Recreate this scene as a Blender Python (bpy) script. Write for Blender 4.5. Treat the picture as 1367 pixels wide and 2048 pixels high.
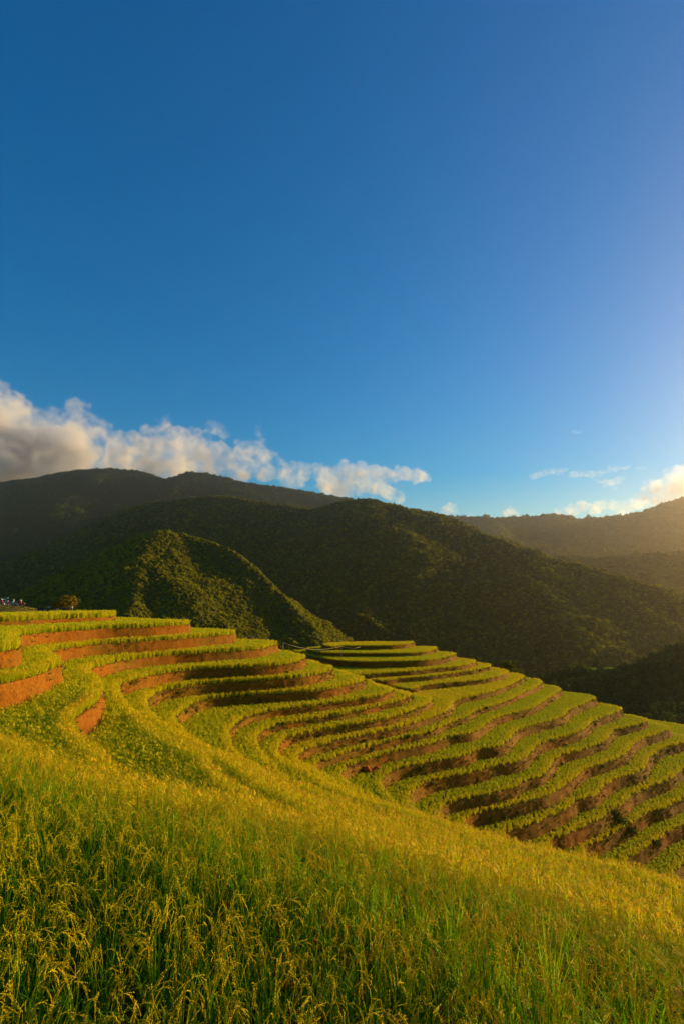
import bpy, bmesh, math, random
import numpy as np
from mathutils import Vector, Matrix
from mathutils.geometry import tessellate_polygon

# ------------------------------------------------------------------ clear
for o in list(bpy.data.objects): bpy.data.objects.remove(o, do_unlink=True)
scene = bpy.context.scene
COL = scene.collection
random.seed(7); RNG = np.random.RandomState(11)

# ------------------------------------------------------------------ camera, sky, sun, exposure
cam_d = bpy.data.cameras.new('camera'); cam = bpy.data.objects.new('camera', cam_d); COL.objects.link(cam)
cam_d.sensor_width = 36.0; cam_d.sensor_fit = 'AUTO'; cam_d.lens = 20.0
cam_d.clip_start = 0.05; cam_d.clip_end = 40000.0
cam.location = (0, 0, 0)
cam.rotation_euler = (math.radians(90) + math.atan(171.0/1137.78), 0, 0)
scene.camera = cam

SUN_AZ, SUN_EL = math.radians(61.0), math.radians(12.5)
world = bpy.data.worlds.new('World'); scene.world = world; world.use_nodes = True
wn = world.node_tree.nodes; wl = world.node_tree.links
for n in list(wn): wn.remove(n)
sky = wn.new('ShaderNodeTexSky'); sky.sky_type = 'NISHITA'; sky.sun_disc = False
sky.sun_elevation = SUN_EL; sky.sun_rotation = SUN_AZ
sky.altitude = 200.0; sky.air_density = 1.3; sky.dust_density = 0.0; sky.ozone_density = 3.3
hsv = wn.new('ShaderNodeHueSaturation'); hsv.inputs['Saturation'].default_value = 1.8; hsv.inputs['Hue'].default_value = 0.507
bg = wn.new('ShaderNodeBackground'); bg.inputs['Strength'].default_value = 0.074
wo = wn.new('ShaderNodeOutputWorld')
wl.new(sky.outputs[0], hsv.inputs['Color']); wl.new(hsv.outputs[0], bg.inputs[0]); wl.new(bg.outputs[0], wo.inputs[0])

sun_d = bpy.data.lights.new('sun', 'SUN'); sun = bpy.data.objects.new('sun', sun_d); COL.objects.link(sun)
sun_d.energy = 5.0; sun_d.angle = math.radians(0.6); sun_d.color = (1.0, 0.69, 0.29)
sv = Vector((math.sin(SUN_AZ)*math.cos(SUN_EL), math.cos(SUN_AZ)*math.cos(SUN_EL), math.sin(SUN_EL)))
sun.rotation_euler = sv.to_track_quat('Z', 'Y').to_euler(); sun.location = sv*300

scene.view_settings.view_transform = 'Standard'; scene.view_settings.look = 'None'
scene.view_settings.exposure = 1.06; scene.view_settings.gamma = 1.0
scene.view_settings.use_curve_mapping = False
scene.cycles.use_denoising = True
scene.cycles.sample_clamp_indirect = 1.5
scene.cycles.max_bounces = 7; scene.cycles.diffuse_bounces = 2; scene.cycles.glossy_bounces = 1
scene.cycles.transmission_bounces = 3; scene.cycles.volume_bounces = 3; scene.cycles.transparent_max_bounces = 8


# ---- traced terrace edges (pixels of the photograph, per level) ----
FPX=1137.78; CX=683.5; CY=1024.0; HOR=1195.0
PITCH=math.atan((HOR-CY)/FPX)
CP,SP=math.cos(PITCH),math.sin(PITCH)
def ray(px,py):
    x=(px-CX)/FPX; v=(CY-py)/FPX
    return np.array([x, CP-v*SP, SP+v*CP])
def at_h(px,py,h):
    d=ray(px,py); t=-h/d[2]
    return (d[0]*t, d[1]*t)
def at_y(px,py,Y):
    d=ray(px,py); t=Y/d[1]
    return np.array([d[0]*t, Y, d[2]*t])
H={1:2.3,2:3.2,3:4.6,4:6.1,5:7.4,6:8.7,7:10.0,8:11.1,9:11.95,10:12.7,11:13.5,12:14.3,13:15.0,14:15.95,15:17.05,16:18.2,17:19.2,18:20.35,19:21.6,20:22.85,21:24.1,22:25.35,23:26.6}
RC={2:0.9}          # canopy height used when a canopy edge was traced
def c(k,*pts): return [at_h(x,y,H[k]-RC.get(k,0.55)) for x,y in pts]
def w(k,*pts): return [at_h(x,y,H[k]) for x,y in pts]
P={}
S10=[(568,1509),(592,1518),(630,1538),(660,1556),(700,1572),(740,1590),(780,1600),(850,1621),(957,1655),(1010,1669),(1105,1690),(1213,1713),(1284,1729),(1367,1757)]
near={}; far={}
near[1]=[(38,-32),(12,-7.5),(3,0.2),(0,1.0),(-3,1.2),(-16,3),(-36,8),(-50,18),(-52,36),(-44,48)]
far[1]=w(1,(0,1243),(54,1241),(96,1239),(160,1236.5),(200,1235),(225,1233.5),(232,1232))
near[2]=[(42,-30),(14,-6),(5,1.4)]+c(2,(1367,1890),(1250,1840),(1130,1790),(1000,1738),(902,1705),(793,1665),(661,1623),(538,1600),(461,1575),(358,1550),(225,1528),(123,1492),(0,1451))+[(-11,12),(-22,14.5),(-33,19),(-35,26),(-27,31)]
far[2]=w(2,(0,1304.5),(20,1302),(40,1297.5))+[at_h(38,1288,3.2),at_h(32,1279,3.2)]+w(2,(40,1272),(60,1269),(96,1265.5),(160,1261),(200,1258),(273,1255),(310,1253.5),(360,1250.5),(381,1248.5))
near[3]=[(46,-28),(20,-5),(8.5,3.6)]+c(3,(1367,1873),(1180,1806),(1000,1741),(850,1692),(700,1646),(553,1614),(461,1586),(358,1560),(245,1545),(123,1502),(0,1462))+[(-14,18.5),(-20,20),(-24,23),(-22,26.5)]
far[3]=w(3,(0,1370),(26,1364),(60,1355.5),(88,1347),(104,1338),(122,1332.5),(120,1325),(100,1315),(92,1309),(104,1303.5),(120,1299),(144,1295),(200,1288.5),(273,1284),(310,1281.5),(370,1277.5),(410,1274),(450,1270.5),(472,1267))
near[4]=[(50,-26),(24,-3),(11,6)]+c(4,(1367,1858),(1180,1795),(1000,1732),(850,1685),(700,1640),(553,1609),(461,1581),(358,1556),(245,1530),(225,1510),(200,1488),(178,1470),(160,1455))
far[4]=w(4,(150,1439),(166,1429),(180,1419),(190,1410),(199,1396),(206,1385),(204,1374),(192,1360),(176,1347),(180,1340),(190,1336),(220,1328),(250,1321.5),(290,1316),(350,1310.5),(390,1308),(430,1305.5),(480,1302),(520,1298),(548,1291.5),(555,1289))
near[5]=[(54,-24),(28,-1),(13.5,8.2)]+c(5,(1367,1842),(1180,1782),(1000,1723),(850,1678),(700,1632),(553,1603),(510,1576),(490,1562),(460,1548),(440,1528),(426,1510),(410,1496),(380,1484),(340,1466),(310,1446),(292,1430),(272,1412),(256,1398),(248,1388))
far[5]=w(5,(240,1371),(255,1365),(280,1357.5),(310,1350.5),(350,1344),(390,1339.5),(430,1337.5),(470,1336),(520,1333.5),(560,1330),(590,1325),(606,1319),(611,1315))
near[6]=[(58,-22),(31,1),(16,10.4)]+c(6,(1367,1826),(1180,1768),(1000,1712),(850,1668),(700,1624),(620,1592),(560,1566),(510,1535),(470,1512),(425,1492),(385,1472),(350,1448),(312,1424))
far[6]=w(6,(294,1411),(302,1396),(316,1386),(332,1380),(364,1375.5),(406,1369.5),(466,1365),(540,1360.5),(584,1357),(610,1354),(644,1347.5),(661,1341.5),(666,1338))
near[7]=[(62,-20),(34,3),(18.5,12.8)]+c(7,(1367,1809),(1180,1753),(1000,1700),(850,1658),(700,1612),(625,1584),(565,1557),(520,1530),(480,1509),(430,1487),(405,1475),(375,1455))
far[7]=w(7,(353,1439),(370,1421),(384,1410),(400,1403),(420,1398.5),(464,1394),(523,1390),(570,1387),(608,1384.5),(650,1380.5),(696,1371),(722,1364),(730,1359))
near[8]=[(66,-18),(37,5),(21,15.2)]+c(8,(1367,1792),(1180,1739),(1000,1688),(850,1648),(700,1604),(613,1578),(580,1564),(556,1550),(536,1533),(516,1519),(500,1511),(484,1503),(472,1490),(466,1478))
far[8]=w(8,(460,1463),(470,1451),(488,1438),(514,1429),(564,1420),(600,1416),(640,1411),(680,1405),(720,1399),(750,1394.5),(775,1387),(785,1380))
near[9]=[(70,-16),(40,7.5),(23,17.5)]+c(9,(1367,1775),(1180,1724),(1000,1677),(850,1637),(700,1594),(670,1584),(640,1571),(610,1561),(580,1545),(562,1531),(550,1518),(538,1505),(522,1491))
far[9]=w(9,(514,1479),(524,1466),(540,1457),(570,1449),(613,1440.5),(640,1436),(700,1426),(760,1412.5),(800,1402.5),(817,1395),(822,1390))
near[10]=[(74,-14),(43,10),(25.5,19.8)]+c(10,*S10[::-1])
far[10]=w(10,(556,1500),(562,1487),(574,1478),(613,1467.5),(640,1461),(708,1450),(780,1437),(820,1423),(846,1413),(860,1404),(863,1399))
far[11]=w(11,(592,1516),(603,1507),(616,1499),(640,1492),(670,1484),(720,1472.5),(780,1460),(820,1449),(860,1436),(886,1427),(901,1416),(910,1402),(926,1396.5),(950,1392),(980,1385.5),(1010,1374),(1036,1362),(1047,1353))
far[12]=w(12,(628,1531),(642,1524),(660,1518),(700,1505.5),(760,1488.5),(800,1478),(853,1467),(900,1447),(930,1436),(954,1422),(990,1411),(1020,1399.5),(1050,1385),(1072,1375),(1083,1363))
far[13]=w(13,(681,1552),(692,1539),(720,1526),(750,1514.5),(780,1506.5),(820,1498),(853,1491),(870,1485),(886,1480),(902,1474),(918,1472),(938,1469),(960,1459),(975,1448),(990,1438.5),(1010,1432),(1040,1424),(1066,1416),(1090,1401),(1108,1390),(1121,1378))
far[14]=w(14,(763,1566),(768,1555),(778,1546),(800,1538),(830,1531.5),(870,1524),(920,1515),(942,1507),(957,1500),(974,1498),(992,1496),(1010,1488),(1024,1474),(1038,1460),(1060,1453),(1100,1443),(1124,1434.5),(1142,1419),(1166,1409),(1180,1403),(1191,1396))
far[15]=w(15,(817,1599),(822,1588),(832,1577),(856,1565),(890,1556.5),(940,1547.5),(976,1538),(990,1533),(1003,1531),(1018,1529),(1038,1523),(1058,1508),(1072,1495),(1090,1485),(1120,1476),(1150,1467.5),(1166,1460),(1180,1447),(1194,1439),(1214,1432),(1232,1425),(1243,1418))
far[16]=w(16,(876,1623),(882,1616),(892,1609),(920,1601),(980,1590),(1020,1579),(1044,1567),(1058,1560),(1076,1557),(1094,1544),(1106,1526),(1124,1511),(1154,1503.5),(1194,1490),(1212,1481),(1220,1468),(1232,1460),(1264,1453),(1284,1447),(1295,1441))
far[17]=w(17,(926,1645),(934,1637),(950,1630),(1010,1616),(1060,1602),(1086,1595),(1106,1586),(1130,1572),(1148,1557),(1168,1541),(1194,1531.5),(1234,1518),(1254,1504),(1268,1488),(1290,1477),(1320,1467),(1340,1457))
far[18]=w(18,(1010,1667),(1030,1661),(1070,1648),(1110,1629),(1140,1614),(1153,1603),(1166,1600),(1178,1598),(1190,1592),(1206,1575),(1222,1563.5),(1250,1554),(1274,1546),(1290,1535),(1297,1519),(1310,1506),(1328,1496),(1367,1486),(1385,1479))
far[19]=w(19,(1100,1685),(1130,1671),(1170,1653),(1196,1642),(1207,1634),(1218,1626),(1232,1617),(1248,1607),(1262,1593),(1290,1578),(1320,1567),(1342,1559),(1352,1548),(1375,1536),(1420,1520))
far[20]=w(20,(1170,1701),(1194,1686),(1220,1671),(1242,1659),(1254,1651),(1266,1645),(1278,1638),(1296,1625),(1324,1619),(1344,1610),(1367,1598),(1430,1575))
far[21]=w(21,(1252,1723),(1278,1706),(1297,1694),(1308,1686),(1318,1678),(1330,1668),(1350,1659),(1380,1648),(1450,1625))
far[22]=w(22,(1352,1748),(1362,1732),(1372,1712),(1400,1700),(1460,1680))
n10=np.array(near[10]); 
def offset_open(pts,dist):
    pts=np.array(pts); t=np.gradient(pts,axis=0); t/=np.linalg.norm(t,axis=1)[:,None]+1e-9
    n=np.stack([t[:,1],-t[:,0]],1)   # travelling left: right-hand normal = away from the camera
    return pts+n*dist
for k in range(11,23):
    g=np.array(far[k][0])
    o=offset_open(n10,1.75*(k-10))
    az=np.arctan2(o[:,0],o[:,1]); ag=math.atan2(g[0],g[1])
    near[k]=[tuple(p) for p,a in zip(o,az) if a>ag+0.035]
R={1:8.55,2:9.4,3:10.1,4:11.2,5:11.95,6:12.7}
rfront={1:[(654,1293),(662,1294),(690,1292.5),(740,1292.5),(780,1292),(806,1290),(826,1286.5)],
2:[(624,1302),(632,1305),(660,1307),(700,1307.5),(780,1308),(828,1306.5),(858,1303),(872,1297)],
3:[(606,1307),(616,1312),(640,1317),(700,1323.5),(780,1324),(840,1322.5),(880,1317.5),(910,1310)],
4:[(690,1349),(722,1350.5),(748,1349),(780,1346.5),(820,1344),(870,1338.5),(920,1333),(950,1324.5)],
5:[(720,1358),(745,1362),(768,1363),(796,1359),(860,1353.5),(920,1345.5),(950,1341),(980,1333)],
6:[(785,1374),(805,1378),(824,1379),(844,1373),(900,1367),(950,1362),(990,1355),(1016,1345)]}

PTS={}
for k in range(1,23):
    N=np.array(far[k][-1]); j=k-11
    if k<=10:
        b2=(N[0]-7,N[1]+5+0.3*k) if k<4 else ((-15,80.5) if k==4 else (N[0]-4,78.0+0.3*k))
        back=[(N[0]-1.2,N[1]+1.8),b2,(-40-0.3*k,84+1.6*k),(-100-k,84+1.6*k),(-100-k,-50-k)]
    else:
        pre={19:[(60,96),(52,108)],20:[(62,94),(54,111)],21:[(65,92),(56,114)],22:[(68,90),(58,117)]}.get(k,[(N[0]-0.4,N[1]+2.5),(N[0]-9,N[1]+9+0.2*(k-11)),(N[0]-19,N[1]+20+0.9*(k-11))])
        back=pre+[(2,127+2.5*j),(-30,118+2.5*j),(-112-k,112+2.5*j),(-112-k,-50-k)]
    back.append((near[k][0][0],-50-k))
    PTS[('T',k)]=(list(near[k])+list(far[k]),back,H[k],H[k+1])
RB={1:(111.5,-3.0),2:(113,-6.5),3:(114.5,-9.0),4:(116,-11),5:(117.5,-12.5),6:(119,-14)}
for k in R:
    f=[at_h(x,y,R[k]) for x,y in rfront[k]]
    xr,yr=f[-1]; xl,yl=f[0]; yb,xm=RB[k]; xm=min(xm,xl-0.8)
    back=[(xr+0.3,yr+2),(xr-3.5,yr+0.5*(yb-yr)),(0.5*(xr+xm)+2,yb),(xm+2.5,yl+0.72*(yb-yl)),(xm,yl+0.4*(yb-yl))]
    PTS[('R',k)]=(f,back,R[k],R[k+1] if k<6 else H[11])
# ------------------------------------------------------------------ helpers
def perlin(p, seed=0):
    """gradient noise of points p (n,3), about -1..1"""
    rs = np.random.RandomState(seed); perm = rs.permutation(512); g = rs.randn(512, 3); g /= np.linalg.norm(g, axis=1)[:, None]
    i = np.floor(p).astype(np.int64); f = p-i; u = f*f*f*(f*(f*6-15)+10); out = np.zeros(len(p))
    for dx in (0, 1):
        for dy in (0, 1):
            for dz in (0, 1):
                h = perm[(perm[(perm[(i[:, 0]+dx) & 511]+i[:, 1]+dy) & 511]+i[:, 2]+dz) & 511]
                d = f-np.array([dx, dy, dz]); v = np.einsum('ij,ij->i', g[h], d)
                out += v*(u[:, 0] if dx else 1-u[:, 0])*(u[:, 1] if dy else 1-u[:, 1])*(u[:, 2] if dz else 1-u[:, 2])
    return out*1.6
def fbm(p, octv=4, seed=0, gain=.5):
    s = np.zeros(len(p)); a = 1.
    for o in range(octv): s += a*perlin(p*2**o, seed+o); a *= gain
    return s
def mesh_from(name, verts, faces, mats=(), smooth=True, matidx=None):
    me = bpy.data.meshes.new(name); me.from_pydata([tuple(v) for v in verts], [], faces)
    for m in mats: me.materials.append(m)
    if matidx is not None: me.polygons.foreach_set('material_index', np.asarray(matidx, dtype=np.int32))
    if smooth: me.polygons.foreach_set('use_smooth', np.ones(len(me.polygons), dtype=bool))
    me.update(); return me
def link(name, data, parent=None, col=None):
    o = bpy.data.objects.new(name, data); (col or COL).objects.link(o)
    if parent: o.parent = parent
    return o
def tag(o, label=None, cat=None, group=None, kind=None):
    if label: o['label'] = label
    if cat: o['category'] = cat
    if group: o['group'] = group
    if kind: o['kind'] = kind
    return o
class MB:
    def __init__(s): s.v = []; s.f = []; s.m = []
    def add(s, vs, fs, mi=0):
        b = len(s.v); s.v += [tuple(v) for v in vs]; s.f += [tuple(i+b for i in f) for f in fs]; s.m += [mi]*len(fs)
    def tube(s, pts, rad, n=6, mi=0, cap=True):
        pts = [Vector(p) for p in pts]; rings = []
        for i, p in enumerate(pts):
            t = (pts[min(i+1, len(pts)-1)]-pts[max(i-1, 0)]).normalized()
            a = t.cross(Vector((0, 0, 1)))
            if a.length < .05: a = t.cross(Vector((1, 0, 0)))
            a.normalize(); b = t.cross(a); r = rad[i] if hasattr(rad, '__len__') else rad
            rings.append([p+(a*math.cos(2*math.pi*j/n)+b*math.sin(2*math.pi*j/n))*r for j in range(n)])
        vs = [v for r in rings for v in r]; fs = []
        for i in range(len(pts)-1):
            for j in range(n): fs.append((i*n+j, i*n+(j+1) % n, (i+1)*n+(j+1) % n, (i+1)*n+j))
        if cap: fs += [tuple(range(n))[::-1], tuple((len(pts)-1)*n+j for j in range(n))]
        s.add(vs, fs, mi)
    def box(s, c, d, rot=None, mi=0):
        M = rot or Matrix.Identity(3); vs = [Vector(c)+M @ Vector((x*d[0]/2, y*d[1]/2, z*d[2]/2)) for x in (-1, 1) for y in (-1, 1) for z in (-1, 1)]
        s.add(vs, [(0, 1, 3, 2), (4, 6, 7, 5), (0, 4, 5, 1), (2, 3, 7, 6), (0, 2, 6, 4), (1, 5, 7, 3)], mi)
    def build(s, name, mats, parent=None, smooth=True, col=None):
        return link(name, mesh_from(name, s.v, s.f, mats, smooth, s.m), parent, col)

def nodes_mat(name):
    m = bpy.data.materials.new(name); m.use_nodes = True; nt = m.node_tree
    for n in list(nt.nodes): nt.nodes.remove(n)
    return m, nt, nt.nodes, nt.links
def mixcol(nt, fac, a, b):
    n = nt.nodes.new('ShaderNodeMix'); n.data_type = 'RGBA'
    for sock, v in ((n.inputs[0], fac), (n.inputs[6], a), (n.inputs[7], b)):
        if hasattr(v, 'links'): nt.links.new(v, sock)
        else: sock.default_value = v if not isinstance(v, tuple) or len(v) == 4 else (*v, 1)
    return n.outputs[2]
def math_n(nt, op, a, b=None, clamp=False):
    n = nt.nodes.new('ShaderNodeMath'); n.operation = op; n.use_clamp = clamp
    for sock, v in zip(n.inputs, (a, b)):
        if v is None: continue
        if hasattr(v, 'links'): nt.links.new(v, sock)
        else: sock.default_value = v
    return n.outputs[0]
def noise_n(nt, vec, scale, detail=4, rough=.55):
    n = nt.nodes.new('ShaderNodeTexNoise'); n.inputs['Scale'].default_value = scale; n.inputs['Detail'].default_value = detail; n.inputs['Roughness'].default_value = rough
    if vec is not None: nt.links.new(vec, n.inputs['Vector'])
    return n.outputs['Fac']
def ramp01(nt, v, lo, hi):
    n = nt.nodes.new('ShaderNodeMapRange'); n.inputs[1].default_value = lo; n.inputs[2].default_value = hi
    nt.links.new(v, n.inputs[0]); n.clamp = True; return n.outputs[0]
def plain(name, col, rough=.6, metal=0., spec=.4):
    m, nt, N, L = nodes_mat(name); b = N.new('ShaderNodeBsdfPrincipled'); o = N.new('ShaderNodeOutputMaterial'); tc = N.new('ShaderNodeTexCoord')
    f = noise_n(nt, tc.outputs['Object'], 9, 4)
    c = mixcol(nt, f, tuple(x*.8 for x in col), tuple(min(1, x*1.15) for x in col))
    L.new(c, b.inputs['Base Color']); b.inputs['Roughness'].default_value = rough; b.inputs['Metallic'].default_value = metal
    b.inputs['Specular IOR Level'].default_value = spec; L.new(b.outputs[0], o.inputs[0]); return m

# ------------------------------------------------------------------ materials
def soil_material(name='red_soil', c1=(.205, .064, .002), c2_=(.26, .10, .005), dk=(.12, .042, .002), g0=.44, g1=.60):
    m, nt, N, L = nodes_mat(name); b = N.new('ShaderNodeBsdfPrincipled'); o = N.new('ShaderNodeOutputMaterial'); tc = N.new('ShaderNodeTexCoord')
    P_ = tc.outputs['Object']
    a = noise_n(nt, P_, .35, 5); c2 = noise_n(nt, P_, 5.0, 6, .7); g = noise_n(nt, P_, .12, 4, .6); fine = noise_n(nt, P_, 16, 5, .75); sp = noise_n(nt, P_, 9, 3, .6)
    base = mixcol(nt, ramp01(nt, a, .3, .7), c1, c2_)
    base = mixcol(nt, ramp01(nt, c2, .42, .66), base, dk)
    base = mixcol(nt, ramp01(nt, sp, .62, .72), base, (.06, .026, .004))
    base = mixcol(nt, math_n(nt, 'MULTIPLY', ramp01(nt, fine, .60, .75), .6), base, (.34, .17, .025))
    # thin moss and weeds growing in patches
    gm = math_n(nt, 'MULTIPLY', ramp01(nt, g, g0, g1), ramp01(nt, noise_n(nt, P_, 4.5, 5, .7), .42, .60))
    base = mixcol(nt, math_n(nt, 'MULTIPLY', gm, .85), base, (.085, .085, .008))
    L.new(base, b.inputs['Base Color']); b.inputs['Roughness'].default_value = .95; b.inputs['Specular IOR Level'].default_value = .1
    bp = N.new('ShaderNodeBump'); bp.inputs['Strength'].default_value = .9; bp.inputs['Distance'].default_value = .06
    L.new(math_n(nt, 'ADD', c2, math_n(nt, 'MULTIPLY', fine, .5)), bp.inputs['Height']); L.new(bp.outputs[0], b.inputs['Normal'])
    L.new(b.outputs[0], o.inputs[0]); return m
def rice_material(name, instancer, lo=(.17, .34, .005), hi=(.62, .56, .008), ztop=.6, transl=.42):
    """lo = green leaf, hi = ripe; ripeness, painted sunlit rims included, comes from the point attribute 'ripe' of the field"""
    m, nt, N, L = nodes_mat(name); o = N.new('ShaderNodeOutputMaterial'); tc = N.new('ShaderNodeTexCoord')
    oi = N.new('ShaderNodeObjectInfo'); geo = N.new('ShaderNodeNewGeometry')
    if instancer:
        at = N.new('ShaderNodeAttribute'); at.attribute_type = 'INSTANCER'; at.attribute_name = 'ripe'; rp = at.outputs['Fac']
    else:
        rp = math_n(nt, 'ADD', math_n(nt, 'MULTIPLY', oi.outputs['Random'], .35), .25)
    sep = N.new('ShaderNodeSeparateXYZ'); L.new(tc.outputs['Object'], sep.inputs[0])
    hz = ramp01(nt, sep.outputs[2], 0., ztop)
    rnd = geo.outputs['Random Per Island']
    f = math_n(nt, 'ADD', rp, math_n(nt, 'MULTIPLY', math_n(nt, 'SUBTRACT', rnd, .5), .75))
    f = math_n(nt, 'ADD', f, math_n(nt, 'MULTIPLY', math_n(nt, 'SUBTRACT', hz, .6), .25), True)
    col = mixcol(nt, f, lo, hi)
    d = N.new('ShaderNodeBsdfPrincipled'); d.inputs['Roughness'].default_value = .6; d.inputs['Specular IOR Level'].default_value = .06
    t = N.new('ShaderNodeBsdfTranslucent'); mx = N.new('ShaderNodeMixShader'); mx.inputs[0].default_value = transl
    L.new(col, d.inputs['Base Color']); L.new(col, t.inputs['Color']); L.new(d.outputs[0], mx.inputs[1]); L.new(t.outputs[0], mx.inputs[2]); L.new(mx.outputs[0], o.inputs[0])
    return m
def foliage_material(name, a, b_, transl=.25, scale=.02):
    m, nt, N, L = nodes_mat(name); o = N.new('ShaderNodeOutputMaterial'); tc = N.new('ShaderNodeTexCoord'); oi = N.new('ShaderNodeObjectInfo'); geo = N.new('ShaderNodeNewGeometry')
    f = math_n(nt, 'ADD', math_n(nt, 'MULTIPLY', oi.outputs['Random'], .6), math_n(nt, 'MULTIPLY', geo.outputs['Random Per Island'], .4))
    col = mixcol(nt, f, a, b_)
    d = N.new('ShaderNodeBsdfDiffuse'); t = N.new('ShaderNodeBsdfTranslucent'); mx = N.new('ShaderNodeMixShader'); mx.inputs[0].default_value = transl
    L.new(col, d.inputs['Color']); L.new(col, t.inputs['Color']); L.new(d.outputs[0], mx.inputs[1]); L.new(t.outputs[0], mx.inputs[2]); L.new(mx.outputs[0], o.inputs[0]); return m
def ground_material(name, a, b_, scale):
    m, nt, N, L = nodes_mat(name); b = N.new('ShaderNodeBsdfDiffuse'); o = N.new('ShaderNodeOutputMaterial'); tc = N.new('ShaderNodeTexCoord')
    f = noise_n(nt, tc.outputs['Object'], scale, 8, .65); f2 = noise_n(nt, tc.outputs['Object'], scale*7, 5, .7)
    col = mixcol(nt, ramp01(nt, math_n(nt, 'ADD', math_n(nt, 'MULTIPLY', f, .6), math_n(nt, 'MULTIPLY', f2, .4)), .35, .65), a, b_)
    L.new(col, b.inputs[0]); L.new(b.outputs[0], o.inputs[0]); return m
M_SOIL = soil_material()
M_BANK = soil_material('grassy_earth', (.21, .072, .002), (.26, .108, .003), (.135, .050, .002), .36, .52)
M_RICE = rice_material('rice_leaves', True)
M_RICEN = rice_material('rice_leaves_near', True, lo=(.075, .25, .005), hi=(.40, .50, .009), ztop=.9)
M_PAN = rice_material('rice_panicles', True, lo=(.60, .54, .010), hi=(.74, .46, .014), ztop=1.2, transl=.3)
M_RICE1 = rice_material('rice_leaves_single', False, lo=(.075, .25, .005), hi=(.40, .50, .009), ztop=.9)
M_PAN1 = rice_material('rice_panicles_single', False, lo=(.60, .54, .010), hi=(.74, .46, .014), ztop=1.2, transl=.3)
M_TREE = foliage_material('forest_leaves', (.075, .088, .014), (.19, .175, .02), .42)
M_TREEN = foliage_material('sunlit_forest_leaves', (.16, .17, .012), (.36, .33, .018), .5)  # leaf colour brightened to stand in for sunlight on the small hill
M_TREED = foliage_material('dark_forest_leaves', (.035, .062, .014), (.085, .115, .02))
M_WEED = foliage_material('weed_leaves', (.05, .085, .008), (.14, .17, .012), .35)
M_BARK = plain('bark', (.10, .07, .045), .9)
M_HILL = ground_material('forest_floor', (.04, .05, .012), (.085, .085, .016), .02)
M_GRASS = ground_material('valley_grass', (.05, .065, .012), (.10, .10, .02), .02)
# ------------------------------------------------------------------ instancing: points with rotation, scale, variant and ripeness
def instancer_group(coll):
    ng = bpy.data.node_groups.new('scatter_'+coll.name, 'GeometryNodeTree')
    ng.interface.new_socket('Geometry', in_out='INPUT', socket_type='NodeSocketGeometry'); ng.interface.new_socket('Geometry', in_out='OUTPUT', socket_type='NodeSocketGeometry')
    N = ng.nodes; L = ng.links; gi = N.new('NodeGroupInput'); go = N.new('NodeGroupOutput')
    ci = N.new('GeometryNodeCollectionInfo'); ci.inputs['Collection'].default_value = coll; ci.inputs['Separate Children'].default_value = True; ci.inputs['Reset Children'].default_value = True
    ip = N.new('GeometryNodeInstanceOnPoints'); ip.inputs['Pick Instance'].default_value = True
    def attr(nm, t):
        a = N.new('GeometryNodeInputNamedAttribute'); a.data_type = t; a.inputs['Name'].default_value = nm; return a.outputs[0]
    L.new(gi.outputs[0], ip.inputs['Points']); L.new(ci.outputs[0], ip.inputs['Instance'])
    L.new(attr('variant', 'INT'), ip.inputs['Instance Index']); e2r = N.new('FunctionNodeEulerToRotation'); L.new(attr('rot', 'FLOAT_VECTOR'), e2r.inputs[0]); L.new(e2r.outputs[0], ip.inputs['Rotation'])
    L.new(attr('scl', 'FLOAT_VECTOR'), ip.inputs['Scale']); L.new(ip.outputs[0], go.inputs[0]); return ng
def scatter(name, ng, P_, rot, scl, var, ripe=None, parent=None):
    me = bpy.data.meshes.new(name); me.vertices.add(len(P_)); me.vertices.foreach_set('co', np.asarray(P_, dtype=np.float32).ravel())
    def put(nm, t, a, key):
        at = me.attributes.new(nm, t, 'POINT'); at.data.foreach_set(key, np.ascontiguousarray(a).ravel())
    put('rot', 'FLOAT_VECTOR', np.asarray(rot, np.float32), 'vector'); put('scl', 'FLOAT_VECTOR', np.asarray(scl, np.float32), 'vector')
    put('variant', 'INT', np.asarray(var, np.int32), 'value')
    if ripe is not None: put('ripe', 'FLOAT', np.asarray(ripe, np.float32), 'value')
    o = link(name, me, parent); md = o.modifiers.new('scatter', 'NODES'); md.node_group = ng; return o

# ---- rice plants as meshes
def blade(mb, base, az, lean, length, width, seg, droop, mi=0, twist=0.):
    p = Vector(base); ang = lean; ca, sa = math.cos(az), math.sin(az); st = length/seg; vs = []; side = Vector((-sa*math.cos(twist)+ca*math.sin(twist)*.3, ca*math.cos(twist)+sa*math.sin(twist)*.3, 0))
    for i in range(seg+1):
        u = i/seg; wd = width*(1-u**2.2)*(.55+.9*min(1, u*3)) if i < seg else 0
        if wd > 0: vs += [p-side*wd/2, p+side*wd/2]
        else: vs += [p.copy()]
        d = Vector((ca*math.sin(ang), sa*math.sin(ang), math.cos(ang))); p = p+d*st; ang += droop*st/length*(.4+1.3*u)
    fs = [(2*i, 2*i+1, 2*i+3, 2*i+2) for i in range(seg-1)]+[(2*seg-2, 2*seg-1, 2*seg)]
    mb.add(vs, fs, mi); return p
def grain(mb, p, d, L, W, mi):
    d = d.normalized(); a = d.cross(Vector((.31, .2, .93))).normalized(); b = d.cross(a)
    vs = [p, p+d*L]+[p+d*L*.45+(a*math.cos(t)+b*math.sin(t))*W for t in (0, 2.09, 4.19)]
    mb.add(vs, [(0, 2, 3), (0, 3, 4), (0, 4, 2), (1, 3, 2), (1, 4, 3), (1, 2, 4)], mi)
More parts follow.
